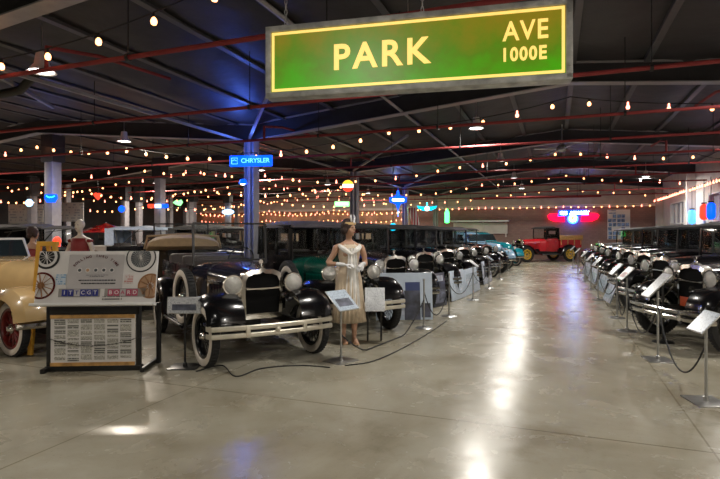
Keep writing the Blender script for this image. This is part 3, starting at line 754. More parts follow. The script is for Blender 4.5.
# ------------------------------------------------------------------ hanging street sign
def street_sign():
    dl = (360 - 268) / FX * -4.46; A = W(268.5, 4.46); C = W(571.5, 3.90); L = (C - A).length; mid = (A + C) / 2
    ang = math.atan2(C.y - A.y, C.x - A.x)
    t = thing('street_sign', 'large lit green street sign reading PARK AVE 1000E hung on chains', 'sign', (mid.x, mid.y, 3.04), ang)
    H = .605
    b = B(); D = .14; w = .048
    b.box((0, 0, H / 2 - w / 2), (L, D, w), bev=.006); b.box((0, 0, -H / 2 + w / 2), (L, D, w), bev=.006)
    b.box((-L / 2 + w / 2, 0, 0), (w, D, H - .01), bev=.006); b.box((L / 2 - w / 2, 0, 0), (w, D, H - .01), bev=.006); b.box((0, D / 2 - .01, 0), (L - .03, .01, H - .03))
    for x in (-L / 2 + .02, L / 2 - .02):
        for z in (-.2, 0, .2): b.ball((x, -D / 2 - .002, z), .008)
    b.build('frame', 'signframe', t)
    b = B(); b.box((0, -.045, 0), (L - 2 * w, .012, H - 2 * w)); face = b.build('sign_face', 'signgreen', t)
    b = B(); o = .006; bw = .022; yy = -.054
    hw, hh = (L - 2 * w) / 2 - o, (H - 2 * w) / 2 - o
    b.box((0, yy, hh - bw / 2), (2 * hw, .004, bw)); b.box((0, yy, -hh + bw / 2), (2 * hw, .004, bw)); b.box((-hw + bw / 2, yy, 0), (bw, .004, 2 * hh - 2 * bw)); b.box((hw - bw / 2, yy, 0), (bw, .004, 2 * hh - 2 * bw))
    b.build('border', 'signcream', face)
    text('PARK', .29, 'signcream', face, (-.235, yy, -.01), bold=.006, sx=1.0, sp=1.2)
    text('AVE', .205, 'signcream', face, (.885, yy, .085), bold=.003, sx=.85, sp=1.12)
    text('1000E', .14, 'signcream', face, (.87, yy, -.09), bold=.004, sx=.85, sp=1.15)
    for x in (-1.06, .10):
        b = B(); z = H / 2
        b.box((x, 0, z + .01), (.05, .05, .02))
        for k in range(26):
            q = Matrix.Rotation(PI / 2 * (k % 2), 4, 'Z')
            b.tube([Vector((x, 0, z + .045 + k * .045)) + q @ Vector((.011 * math.cos(a), 0, .027 * math.sin(a))) for a in [2 * PI * j / 8 for j in range(9)]], .0045, 5)
        b.build('chain', 'dullmetal', t)
M['signframe'] = mat('weathered_aluminium', (.42, .42, .40), .55, metal=.3, var=.35, scale=9, bump=.3)
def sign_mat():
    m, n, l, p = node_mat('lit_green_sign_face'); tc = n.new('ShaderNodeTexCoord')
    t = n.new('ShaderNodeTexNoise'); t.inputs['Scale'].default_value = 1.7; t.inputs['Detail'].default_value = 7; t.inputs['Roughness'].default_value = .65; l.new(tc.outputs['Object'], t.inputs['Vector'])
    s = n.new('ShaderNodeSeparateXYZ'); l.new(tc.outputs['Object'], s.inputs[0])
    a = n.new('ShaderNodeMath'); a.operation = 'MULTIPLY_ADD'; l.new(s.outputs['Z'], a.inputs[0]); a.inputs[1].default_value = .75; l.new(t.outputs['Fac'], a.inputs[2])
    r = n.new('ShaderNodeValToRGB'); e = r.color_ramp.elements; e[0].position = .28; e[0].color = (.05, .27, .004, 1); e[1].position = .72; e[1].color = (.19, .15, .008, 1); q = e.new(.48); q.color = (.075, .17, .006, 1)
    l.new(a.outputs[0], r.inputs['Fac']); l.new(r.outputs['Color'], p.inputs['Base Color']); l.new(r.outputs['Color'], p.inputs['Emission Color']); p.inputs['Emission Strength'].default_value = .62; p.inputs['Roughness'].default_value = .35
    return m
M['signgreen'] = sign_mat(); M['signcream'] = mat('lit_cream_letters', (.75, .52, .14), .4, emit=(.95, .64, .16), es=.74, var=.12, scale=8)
street_sign()

# ------------------------------------------------------------------ neon and other lit signs
def at(px, py, d): p = W(px, d); return (p.x, p.y, Zat(py, d))
def facing(px): return YAW * 1.0
p = at(251, 161, 12.4)
t = thing('neon_sign', 'long blue neon sign board fixed across the front column', 'neon sign', p, YAW - .12)
M['nbluepanel'] = glow('lit_blue_panel', (.0, .06, .9), 2.0)
M['nredpanel'] = glow('lit_red_panel', (1., .0, .03), 2.2)
b = B(); b.box((0, 0, 0), (1.05, .08, .26), bev=.02); b.build('board', 'nbluepanel', t)
text('CHRYSLER', .15, 'nblue', t, (.12, -.05, 0), bold=.002)
b = B(); b.tube([(-.46, -.05, -.07), (-.46, -.05, .07), (-.32, -.05, .07), (-.32, -.05, -.07), (-.46, -.05, -.07)], .008, 6); b.tube([(-.44, -.05, 0), (-.39, -.05, .03), (-.34, -.05, 0)], .008, 6); b.build('emblem', 'nblue', t)
b = B(); b.box((.02, .10, 0), (.3, .14, .04)); b.build('bracket', 'dullmetal', t)

def arc(cx, cz, rx, rz, a0, a1, n=14, y=0.): return [(cx + rx * math.cos(math.radians(a0 + (a1 - a0) * k / n)), y, cz + rz * math.sin(math.radians(a0 + (a1 - a0) * k / n))) for k in range(n + 1)]
# winged neon on the back wall
dn = 31.0; p = at(573, 217, dn)
p = (p[0], YB - .16, p[2])
t = thing('neon_sign', 'winged red and blue neon sign on the brown back wall', 'neon sign', p, 0)
for s in (-1, 1):
    b = B(); b.prism([(s * .45, -.28), (s * 1.05, -.26), (s * 1.35, -.12), (s * 1.45, .10), (s * 1.30, .22), (s * .5, .24)], .06, 'XZ'); b.build('wing', 'nredpanel', t)
b = B(); b.prism([(-.85, .05), (-.80, .42), (.80, .42), (.88, .10)], .05, 'XZ', -.06); b.build('name_panel', 'nbluepanel', t)
b = B(); b.cyl((0, -.09, -.10), .30, .05, 'Y', 28); b.build('roundel', 'nblue', t)
b = B(); b.cyl((0, -.125, -.08), .20, .03, 'Y', 24); b.build('roundel_face', 'nwhite', t)
b = B(); b.prism([(0, -.20), (.07, -.12), (.13, -.04), (.06, .02), (0, .06), (-.06, .02), (-.13, -.04), (-.07, -.12)], .02, 'XZ', -.15); b.build('emblem', 'nyellow', t)
text('SEE', .26, 'nwhite', t, (-.52, -.10, .24), bold=.010); text('ARMORY', .26, 'nwhite', t, (.36, -.10, .24), bold=.010)
# small lit signs, each on its own bracket
def lit_sign(label, px, py, d, make, parts=None, back=True, rz=YAW, hang=None, k=1.):
    t = thing('lit_sign', label, 'sign', at(px, py, d), rz); make(t); t.scale = (k,) * 3
    if hang:
        b = B(); b.tube([(0, 0, .0), (0, 0, hang)], .012, 6); b.build('hanging_rod', 'blacksatin', t)
    return t
def s_globe(t):
    b = B(); b.cyl((0, 0, 0), .27, .12, 'Y', 28); b.build('sign_can', 'dullmetal', t)
    b = B(); b.prism([(x, z) for x, _, z in arc(0, 0, .25, .25, 20, 160)], .02, 'XZ', -.07); b.build('upper_segment', 'nyellow2', t)
    b = B(); b.prism([(x, z) for x, _, z in arc(0, 0, .25, .25, 200, 340)], .02, 'XZ', -.07); b.build('lower_segment', 'nred2', t)
    b = B(); b.box((0, -.075, 0), (.46, .02, .15)); b.build('white_band', 'litwhite', t)
M['nyellow2'] = glow('lit_yellow', (1., .55, .03), 1.3); M['nred2'] = glow('lit_red', (1., .05, .02), 1.2); M['ngreen2'] = glow('lit_green', (.25, 1., .3), 1.6)
lit_sign('round yellow, white and red lit sign hanging above the mannequin', 348, 186, 19.3, s_globe, hang=1.2, k=.85)
def s_green(t):
    b = B(); b.box((0, 0, 0), (.62, .10, .22), bev=.02); b.build('sign_box', 'ngreen2', t)
    b = B(); b.box((0, -.055, 0), (.50, .01, .07)); b.build('white_band', 'litwhite', t)
lit_sign('small green lit box sign below the round yellow sign', 342, 204, 22, s_green, hang=1.6)
def s_star(t):
    b = B(); b.prism([(0, .60), (.10, .22), (.42, .12), (.42, -.10), (.12, -.20), (0, -.52), (-.12, -.20), (-.42, -.10), (-.42, .12), (-.10, .22)], .08); b.build('star_panel', 'nbluepanel', t)
    b = B(); b.box((0, -.05, 0), (.56, .02, .11)); b.build('white_band', 'nwhite', t)
    b = B(); b.tube(arc(0, -.62, .02, .02, 0, 360)[:2] + [(0, -.05, -.52), (0, -.05, -.8)], .02); b.build('tail_tube', 'nblue', t)
lit_sign('blue neon star sign with a white bar on the third column', 398, 200, 25.6, s_star)
def s_wings(t):
    b = B()
    for s in (-1, 1): b.prism([(0, -.12), (s * .30, -.10), (s * .58, .04), (s * .68, .22), (s * .3, .16), (0, .14)], .07)
    b.build('wings', 'ncyanp', t)
    b = B(); b.cyl((0, -.04, .02), .16, .05, 'Y', 20); b.build('roundel', 'litwhite', t)
    b = B(); b.tube([(0, 0, .1), (0, 0, .42)], .03); b.build('torch', 'ncyan', t)
M['ncyanp'] = glow('lit_cyan_panel', (.0, .55, .85), 1.4); M['softblue'] = glow('lit_sky_blue', (.10, .40, 1.), 1.3)
lit_sign('cyan winged lit sign standing over the far left cars', 427, 209, 29.5, s_wings, hang=1.5, k=.85)
def s_bottle(t):
    b = B(); b.lathe([(.0001, -.42), (.12, -.40), (.14, -.30), (.14, .18), (.10, .30), (.05, .42), (.0001, .44)]); b.build('bottle_tube', 'ngreen', t)
lit_sign('green bottle-shaped neon sign near the far brick wall', 447, 216, 31, s_bottle, hang=1.5)
def s_round(c, r):
    def f(t):
        b = B(); b.cyl((0, 0, 0), r, .10, 'Y', 24); b.build('sign_can', 'dullmetal', t)
        b = B(); b.cyl((0, -.055, 0), r * .9, .02, 'Y', 24); b.build('sign_face', c, t)
    return f
lit_sign('round pale blue lit clock sign at the far left', 30, 203, 20, lambda t: (s_round('litblue', .20)(t), [text(str(k or 12), .08, 'blackframe', t, (.13 * math.sin(PI * k / 6), -.068, .13 * math.cos(PI * k / 6))) for k in (0, 3, 6, 9)]), hang=1.6, k=.8)
def s_bow(t):
    b = B(); b.prism([(-.30, .20), (.30, .20), (.34, 0), (.20, -.24), (-.20, -.24), (-.34, 0)], .08); b.build('panel', 'nbluepanel', t)
    b = B(); b.tube([(-.22, -.06, .10), (-.05, -.06, .02), (0, -.06, .05), (.05, -.06, .02), (.22, -.06, .10)], .016); b.build('bow_tube', 'ncyan', t)
lit_sign('blue lit sign with a bow shape on the thick left column', 51, 198, 15.2, s_bow, k=.55)
def s_blob(c, pts, th=.08):
    def f(t): b = B(); b.prism(pts, th); b.build('sign_face', c, t)
    return f
lit_sign('red lit heart-shaped sign at the far left', 98, 196, 22, s_blob('nred2', [(0, -.17), (.16, 0), (.14, .12), (.05, .14), (0, .09), (-.08, .14), (-.17, .10), (-.16, 0)]), hang=1.6)
lit_sign('small blue lit round sign on a thin left column', 122, 209, 25.5, s_round('nbluepanel', .24), k=.75)
def s_tri(t):
    for x, c in ((-.42, 'nred2'), (0, 'litblue'), (.42, 'nbluepanel')): b = B(); b.box((x, 0, 0), (.38, .08, .24), bev=.03); b.build('sign_segment', c, t)
lit_sign('red, white and blue lit bar sign on the left column', 158, 206, 20.2, s_tri, k=.65)
lit_sign('green lit arrow sign on the left', 178, 203, 23, s_blob('ngreen2', [(-.28, .02), (-.10, .16), (-.05, .10), (.18, .18), (.26, .04), (.12, -.16), (-.1, -.1)]), hang=1.6, k=.8)
lit_sign('oval cyan lit sign on the left behind the black car', 228, 212, 30.7, lambda t: (lambda b: (b.lathe([(.0001, -.06), (.36, -.05), (.38, 0), (.36, .05), (.0001, .06)], axis='Y', n=24), setattr(b.build('sign_face', 'litblue', t), 'scale', (.95, 1, .42))))(B()))
lit_sign('teal traffic lamp glowing above the left row of cars', 393, 227, 16, lambda t: (lambda b: (b.ball((0, 0, 0), .12), b.build('lamp_globe', 'ncyanp', t)))(B()), hang=2.4)
lit_sign('red lamp on the display stand behind the orange post', 57, 241, 6.9, lambda t: (lambda b: (b.ball((0, 0, 0), .05, (1, 1, 1.2)), b.cyl((0, 0, -.06), .04, .03), b.build('lamp_globe', 'nred2', t)))(B()))
# capsule lamps by the right wall
for px, py, d, c, lab in ((692, 217, 20.8, 'ncyan', 'tall pale blue glowing capsule sign by the right wall'), (704, 212, 19.0, 'nred', 'red glowing capsule sign between two blue ones'), (711, 211, 18.2, 'nblue', 'deep blue glowing capsule sign right of the red one')):
    t = thing('capsule_sign', lab, 'sign', at(px, py, d), YAW)
    b = B(); b.lathe([(.0001, -.30), (.10, -.27), (.14, -.18), (.14, .18), (.10, .27), (.0001, .30)]); b.build('glowing_globe', {'ncyan': 'softblue', 'nred': 'nred2', 'nblue': 'nbluepanel'}[c], t)
    b = B(); b.cyl((0, 0, .32), .09, .05); b.tube([(0, 0, .34), (0, 0, 1.2)], .01, 6); b.build('hanger', 'blacksatin', t)
# poster on back wall
t = thing('wall_poster', 'tall white and blue collage poster on the brown back wall', 'poster', (at(619, 226, 30)[0] + .05, YB - .03, 2.10), 0)
b = B(); b.box((0, 0, 0), (1.20, .04, 1.75)); b.build('sheet', 'white', t)
b = B(); rr = random.Random(3)
for i in range(5):
    for j in range(7):
        if rr.random() < .8: b.box((-.46 + i * .23 + rr.uniform(-.02, .02), -.024, -.76 + j * .25), (.19, .01, .20))
b.build('pictures', mat('poster_photos', (.16, .26, .45), .5, var=.9, scale=7), t)
b = B()
for x in (-.36, .36): b.box((x, -.025, .75), (.4, .012, .10))
b.build('title_strips', 'white', t)
# white awning-like header on the back wall
t = thing('canopy', 'white flat canopy on the brown wall behind the far left cars', 'canopy', (at(478, 222, 31)[0], YB - .35, 2.35))
b = B(); b.box((-.2, 0, 0), (3.6, .6, .10), bev=.01); b.build('slab', 'white', t)
b = B()
for x in (-1.7, .0, 1.4): b.box((x, .2, -.5), (.08, .08, 1.0))
b.box((-.2, .22, -.45), (3.4, .04, .7)); b.build('panel', 'wallpale', t)
# flag
def flagmat():
    m, n, l, p = node_mat('striped_flag_cloth'); tc = n.new('ShaderNodeTexCoord'); s = n.new('ShaderNodeSeparateXYZ'); l.new(tc.outputs['Object'], s.inputs[0])
    a = n.new('ShaderNodeMath'); a.operation = 'MULTIPLY'; a.inputs[1].default_value = 8; l.new(s.outputs['X'], a.inputs[0]); f = n.new('ShaderNodeMath'); f.operation = 'FRACT'; l.new(a.outputs[0], f.inputs[0])
    r = n.new('ShaderNodeValToRGB'); r.color_ramp.interpolation = 'CONSTANT'; r.color_ramp.elements[0].color = (.35, .02, .03, 1); r.color_ramp.elements[1].position = .5; r.color_ramp.elements[1].color = (.6, .55, .52, 1)
    l.new(f.outputs[0], r.inputs['Fac']); l.new(r.outputs['Color'], p.inputs['Base Color']); return m
M['flag'] = flagmat()
t = thing('flag', 'striped flag hanging from a pole behind the left row', 'flag', at(414, 226, 24), YAW)
b = B(); b.tube([(-.28, 0, -1.9), (-.28, 0, .95)], .015, 6); b.build('pole', 'chrome', t)
b = B(); b.loft([[(-.27 + .10 * k + .06 * r_, .05 * math.sin(k * 1.7 + r_), .85 - r_ * .27 - .02 * k * r_) for k in range(5 - 0)] for r_ in range(5)], closed=False, cap=False); o = b.build('cloth', 'flag', t); o.modifiers.new('thick', 'SOLIDIFY').thickness = .006

# blue lamp on the front column
q = at(243, 183, 12.3)
t = thing('blue_lamp', 'small blue lamp below the blue sign on the front column', 'lamp', q, YAW)
b = B(); b.lathe([(.0001, .10), (.07, .08), (.10, 0), (.09, -.02), (.0001, .0)]); b.build('shade', 'nbluepanel', t)
b = B(); b.ball((0, 0, -.02), .045, (1, 1, .6)); b.build('bulb', 'nwhite', t)
b = B(); b.tube([(0, 0, .06), (.1, .05, .10), (.22, .06, .10)], .012, 6); b.build('arm', 'dullmetal', t)
def bluelight(p, e, c=(.08, .2, 1.), r=.06):
    L = bpy.data.lights.new('blue_light', 'POINT'); L.energy = e; L.color = c; L.shadow_soft_size = r
    o = bpy.data.objects.new('blue_light', L); COL.objects.link(o); o.location = p
bluelight((q[0] - .05, q[1] - .05, q[2] - .15), 14)
bluelight((at(251, 161, 12.0)[0] - .2, at(251, 161, 12.0)[1], 3.75), 22)
q = at(53, 192, 15.0); bluelight((q[0], q[1] - .1, q[2] + .25), 8)
q = at(692, 217, 20.6); bluelight((q[0] - .1, q[1] + .9, q[2] + .2), 7, (.15, .35, 1.))
q = at(398, 200, 25.2); bluelight((q[0], q[1] - .1, q[2] + .5), 8)
M["orange"] = mat("orange_painted_wood", (.72, .38, .04), .45)
M["printpale"] = text_mat("pale_wall_print", (.50, .50, .50), (.30, .32, .36), 5, 8, amount=.5)
# ------------------------------------------------------------------ cars
WW = dict(whitewall=True, spokes='wire'); WB_ = dict(spokes='wire'); WD = dict(spokes='wood', spoke_mat='woodspoke')
LA = math.radians(-42.4); RA = math.radians(208)
def put(c, p, a): c.location = (p[0], p[1], 0); c.rotation_euler = (0, 0, a); return c
GL = 'vintage cars angled in the left row along the aisle'; GR = 'vintage cars angled in the right row along the aisle'; GB = 'old cars parked further back on the left'
A = make_car('black open car with whitewall tyres and nickel radiator, nearest in the left row', 'phaeton', 'black', 'black', 'tan', WW, True, plate=None, group=GL, hoodp='navy', bumper='bumpersteel')
# first car carries no folded top in view: the windscreen and wheel show
for k in kids(A):
    if k.name.startswith('folded_top'): bpy.data.objects.remove(k)
put(A, W(262, 6.6), LA + .085)
for k in kids(A):
    if k.name.startswith('front_wheel'): k.rotation_euler = (0, 0, .07)
# radiator emblem and mascot
gs = make_car('sedan with green hood and black roof, standing directly behind the cream-gowned mannequin', 'sedan', 'black', 'black', 'greycanvas', WB_, True, group=GL, hoodp='green', bumper='bumpersteel')
put(gs, W(350, 8.4), LA)
Bc = make_car('dark brown sedan with black canvas roof behind the large pale blue board', 'sedan', 'brown', 'black', 'canvas', WB_, False, plate='plate_white', group=GL)
put(Bc, W(395, 10.4), LA)
sedan = make_car('black sedan, fourth from the camera in the left row', 'sedan', 'black', 'black', 'canvas', WB_, False, plate='plate_red', group=GL)
touring = make_car('navy touring car with raised black canvas top, fifth in the left row', 'touring', 'navy', 'black', 'canvas', WD, False, group=GL)
tourb = make_car('black touring car with canvas top, sixth in the left row', 'touring', 'black', 'black', 'canvas', WB_, True, group=GL)
grey = make_car('grey sedan, seventh in the left row', 'sedan', 'grey', 'black', 'greycanvas', WW, False, group=GL)
LP = [(sedan, -2.95, 12.25), (touring, -2.85, 14.45), (tourb, -2.75, 16.65), (grey, -2.65, 18.85)]
for c, x, y in LP: put(c, (x, y), LA)
for src, x, y, lab in ((touring, -2.55, 21.05, 'navy touring car with canvas top, eighth in the left row'),):
    dup(src, (x, y, 0), LA, lab)
# far end of the left row: rounded later cars
pb = make_stream('pale blue rounded car near the far end of the left row', 'paleblue'); pb['group'] = GL; put(pb, (-2.5, 23.45), LA)
te = make_stream('teal rounded car at the far end of the left row', 'teal'); te['group'] = GL; put(te, (-2.3, 26.2), LA)
cr_ = make_stream('cream rounded car with wide whitewalls and red wheels, cut off at the left edge', 'cream', wheels=dict(whitewall=True, spokes='wood', spoke_mat='redspoke', rim_mat='redspoke'), open_top=True)
put(cr_, W(69, 7.37), math.radians(20.6 - 32))
# right row
rw = [('sedan', 'black', 'plate_red'), ('sedan', 'black', None), ('touring', 'black', 'plate_white')]
r1 = make_car('black sedan with chrome bumper and orange plate, nearest in the right row', 'sedan', 'black', 'black', 'canvas', WB_, False, plate='plate_red', group=GR)
put(r1, (1.86, 8.75), RA)
nth = ['second', 'third', 'fourth', 'fifth', 'sixth', 'seventh', 'eighth', 'ninth']
seqr = [(sedan, 'black sedan', 0), (tourb, 'black touring car with side spare', .05), (sedan, 'black sedan', .02), (sedan, 'black sedan with canvas roof', -.05), (touring, 'navy touring car', -.05), (sedan, 'black sedan', -.1), (grey, 'grey sedan', -.1)]
for i, (src, ds, dx) in enumerate(seqr):
    dup(src, (1.88 + dx, 8.75 + 2.38 * (i + 1), 0), RA, '%s, %s from the camera in the right row' % (ds, nth[i]), GR)
# second row on the left
tn = make_car('black open car with folded tan top behind the left display board', 'roadster', 'black', 'black', 'tan', dict(whitewall=True, spokes='wood', spoke_mat='redspoke'), False, group=GB)
tq = Vector((-4.75, 13.75)); put(tn, W(360 + 520 * tq.x / tq.y, tq.y), YAW + math.radians(110)); tn.scale = (1.12,) * 3
wt = make_car('black touring car with pale blue-white canvas top behind the tan folded top', 'touring', 'black', 'black', 'whitecanvas', WD, False, group=GB)
put(wt, W(203, 18.2), math.radians(20.6 - 6))
back = [(touring, 262, 15.0, -30, 'black touring car with raised top behind the green-hooded sedan'),
        (sedan, 285, 21.0, -30, 'black sedan two rows behind the green-hooded sedan'), (sedan, 335, 17.2, -35, 'black sedan before the second column, behind the mannequin'),
        (grey, 360, 22.8, -40, 'grey sedan in the third row left of the aisle'), (tourb, 92, 13.6, -20, 'black touring car behind the rolling wheels board'),
        (sedan, 78, 24.5, -15, 'black sedan far back on the left by the thick column'), (wt, 40, 19.0, -15, 'touring car with pale top at the far left'),
        (sedan, 235, 25, -25, 'black sedan near the back left wall'), (touring, 300, 26.5, -35, 'dark touring car near the back wall, left of the blue star sign'),
        (grey, 150, 29.5, -15, 'grey sedan far back left under the blue round sign')]
for src, px, d, a, lab in back:
    q = W(px, d); dup(src, (q.x, q.y, 0), YAW + math.radians(a), lab, GB)
# red truck across the end of the aisle
tk = make_car('red pickup truck with wooden side boards and yellow wheels across the end of the aisle', 'truck', 'red', 'black', 'canvas',
              dict(spokes='wood', spoke_mat='yellow', rim_mat='yellow', R=.41), False, bumper=None, top_paint='black', cat='truck', name='pickup_truck')
tk.location = tuple(W(519, 29.0)[:2]) + (.045,); tk.rotation_euler = (0, 0, YAW + PI + .28); tk.scale = (1.05,) * 3

# ------------------------------------------------------------------ mannequins
def remesh_obj(b, name, m, parent, vox=.011, smooth=4):
    o = b.build(name, m, parent, ang=80)
    r = o.modifiers.new('skin', 'REMESH'); r.mode = 'VOXEL'; r.voxel_size = vox; r.use_smooth_shade = True
    s = o.modifiers.new('smooth', 'SMOOTH'); s.factor = .5; s.iterations = smooth
    return o
def hand(b, wrist, d, palm_n, curl=.5, L=.17, side=1):
    """palm, four unequal bent fingers and a thumb leaving the palm's side"""
    d = Vector(d).normalized(); nrm = Vector(palm_n); nrm = (nrm - d * nrm.dot(d)).normalized(); s = d.cross(nrm).normalized() * side; w = Vector(wrist)
    b.tube([w - d * .02, w + d * .02, w + d * .055, w + d * .09], [.022, .027, .036, .034], 10, flat=.5) if abs(nrm.z) > .7 else b.tube([w - d * .02, w + d * .02, w + d * .055, w + d * .09], [.021, .026, .032, .030], 10)
    for k, ln in enumerate((.068, .078, .072, .056)):
        o = w + d * .082 + s * (.027 - k * .018); p = [o]; a = 0.
        for j in range(3):
            a += curl * (.5 + .4 * j); v = d * math.cos(a) + nrm * math.sin(a); p.append(p[-1] + v * ln * (.45, .32, .23)[j])
        b.tube(p, [.0095, .009, .008, .006], 7)
    o = w + d * .03 + s * .024; b.tube([o, o + s * .022 + d * .026 + nrm * .008, o + s * .026 + d * .055 + nrm * .020, o + s * .020 + d * .075 + nrm * .03], [.013, .011, .0095, .007], 7)
def head(b, c, yaw=0., r=1.):
    """face looking towards -Y before the yaw"""
    q = Matrix.Rotation(yaw, 4, 'Z'); C = Vector(c)
    def P(x, y, z): return C + q @ Vector((x * r, y * r, z * r))
    b.ball(P(0, .012, .03), .092 * r, (.84, 1.02, 1.02), q, 18, 14); b.ball(P(0, -.012, -.035), .070 * r, (.86, .98, 1.12), q, 16, 12)
    b.ball(P(0, -.055, -.088), .026 * r, (1.1, .8, .8), q)
    b.tube([P(0, -.080, .022), P(0, -.100, -.012), P(0, -.092, -.022)], [.008 * r, .014 * r, .011 * r], 8)
    b.ball(P(0, -.080, -.052), .020 * r, (1.2, .5, .55), q)
    for s in (-1, 1):
        b.ball(P(s * .032, -.070, .022), .017 * r, (1.1, .6, .6), q); b.ball(P(s * .078, .012, -.005), .020 * r, (.4, .8, 1.4), q); b.ball(P(s * .042, -.055, -.022), .024 * r, (1, .7, .9), q)
def mannequin(label, loc, rz, skin='skin', dress='dress', full=True, hair='hair', style='gown', head_yaw=.0, H=1.75, hairdo=True, group=None):
    t = thing('mannequin', label, 'mannequin', loc, rz, group); s_ = H / 1.75
    b = B()
    # torso, hips
    def ell(z, rx, ry, y=0, x=0): return [(x + rx * math.cos(2 * PI * k / 18), y + ry * math.sin(2 * PI * k / 18), z) for k in range(18)]
    b.loft([ell(.84, .13, .10), ell(.92, .165, .115), ell(1.02, .135, .095), ell(1.10, .115, .082), ell(1.22, .142, .10), ell(1.32, .150, .098, .005), ell(1.40, .165, .075, .01), ell(1.445, .10, .055, .012), ell(1.47, .05, .048, .012)])
    b.tube([(0, .012, 1.44), (0, .008, 1.50), (0, .0, 1.56)], [.052, .044, .046], 12)
    for s in (-1, 1): b.ball((s * .062, -.066, 1.27), .052)
    head(b, (0, -.012, 1.635), head_yaw)
    # arms: both bent, hands meeting in front of the waist
    el = {-1: (-.31, .03, 1.14), 1: (.25, .03, 1.12)}; wr = {-1: (-.10, -.16, 1.13), 1: (.165, -.14, 1.14)}
    for s in (-1, 1):
        b.tube(cr([(s * .13, .01, 1.39), (s * .185, .01, 1.37), (s * .225, .018, 1.26), el[s]], 3), [.045, .047, .048, .048, .046, .043, .041, .039, .036, .034], 12) if False else b.tube([(s * .13, .01, 1.385), (s * .185, .01, 1.365), (s * .225, .018, 1.26), el[s]], [.046, .050, .043, .036], 12)
        b.tube([el[s], tuple(Vector(el[s]).lerp(Vector(wr[s]), .4)), wr[s]], [.036, .034, .022], 12)
    # legs
    for s in (-1, 1):
        yo = -.03 if s > 0 else .04
        b.tube([(s * .085, 0, .90), (s * .09, yo * .3, .72), (s * .08, yo * .6 - .01, .50), (s * .078, yo + .012, .36), (s * .072, yo + .005, .20), (s * .07, yo, .09)], [.095, .078, .055, .054, .040, .030], 14)
        b.tube([(s * .07, yo + .025, .07), (s * .072, yo - .05, .05), (s * .074, yo - .11, .025), (s * .075, yo - .16, .018)], [.034, .036, .034, .020], 10)
    body = remesh_obj(b, 'body', skin, t)
    # gloved hands
    b = B()
    for s in (-1, 1):
        e = Vector(el[s]); w = Vector(wr[s]); d = (w - e).normalized(); b.tube([e.lerp(w, .55), w], [.033, .026], 12)
        hand(b, w, Vector((-s * .75 if s < 0 else -.5, -.25, -.05 if s < 0 else -.5)), (0, .5, -.8), .55, side=s)
    remesh_obj(b, 'gloved_hands', 'glove' if skin == 'skin' else skin, t, .007, 2)
    # eyes, lips
    q = Matrix.Rotation(head_yaw, 4, 'Z'); C = Vector((0, -.012, 1.635)); b = B()
    for s in (-1, 1): b.ball(C + q @ Vector((s * .032, -.082, .020)), .0095, (1.3, .5, .6))
    b.build('eyes', 'hair', t)
    b = B(); b.ball(C + q @ Vector((0, -.091, -.052)), .017, (1.1, .35, .4)); b.build('lips', 'reddress', t)
    if hairdo:
        b = B(); b.ball(C + q @ Vector((0, .028, .045)), .104, (.95, 1.02, 1.0), q, 20, 14)
        for s in (-1, 1): b.ball(C + q @ Vector((s * .072, .022, -.02)), .045, (.7, 1, 1.3), q)
        b.ball(C + q @ Vector((0, .085, -.03)), .06, (1.1, .8, 1), q)
        remesh_obj(b, 'hair', hair, t, .008, 3)
    if style == 'gown':
        b = B(); N = 72
        def ring(z, rx, ry, pl, x=0): return [(x + (rx + pl * math.sin(k * PI * 2 * 24 / N)) * math.cos(2 * PI * k / N), (ry + pl * math.sin(k * PI * 2 * 24 / N)) * math.sin(2 * PI * k / N), z) for k in range(N)]
        b.loft([ring(.31, .240, .19, .016), ring(.55, .215, .17, .013), ring(.75, .195, .15, .008), ring(.92, .182, .135, .003), ring(1.05, .150, .115, .001), ring(1.14, .132, .10, 0), ring(1.24, .156, .118, 0), ring(1.31, .160, .112, 0), ring(1.385, .150, .085, 0), ring(1.41, .11, .07, 0)], cap=False)
        o = b.build('gown', dress, t); o.modifiers.new('thick', 'SOLIDIFY').thickness = .006
        b = B()   # white pleated front panel and collar
        b.loft([[(.02 + w * (.06 + u * .05), -.135 - .02 * (1 - abs(w)) + (.02 if j % 2 else 0) - (.05 * max(0, u - .5)), 1.36 - u * .85) for j, w in enumerate([-1, -.66, -.33, 0, .33, .66, 1])] for u in [k / 12 for k in range(13)]], closed=False, cap=False)
        for s in (-1, 1):
            b.tube(cr([(s * .15, -.02, 1.40), (s * .12, -.10, 1.36), (s * .05, -.125, 1.31), (.01, -.14, 1.27)], 3), [.02, .028, .034, .036, .038, .036, .032, .028, .022, .018], 8)
        o = b.build('front_panel', 'dresswhite', t); 
        b = B(); pp = cr([(-.07, -.02, 1.44), (-.06, -.13, 1.32), (-.01, -.165, 1.16), (.04, -.16, 1.10), (.07, -.15, 1.22), (.075, -.11, 1.34), (.07, -.02, 1.44)], 6)
        for q_ in pp: b.ball(q_, .007, u=6, v=5)
        b.build('bead_necklace', 'glove', t)
        b = B(); b.lathe([(.100, .0), (.104, .02), (.098, .035), (.092, .03)], tuple(C + Vector((0, .018, .055))), n=24); b.build('headband', 'cream', t)
        b = B()
        for s in (-1, 1): b.tube(cr([C + q @ Vector((s * .03, -.06, .10)), C + q @ Vector((s * .05, -.06, .16)), C + q @ Vector((s * .025, -.05, .20))], 3), [.012, .014, .014, .013, .011, .008, .004], 7)
        b.ball(C + q @ Vector((0, -.085, .09)), .018); b.build('feather_ornament', 'glove', t)
        b = B()
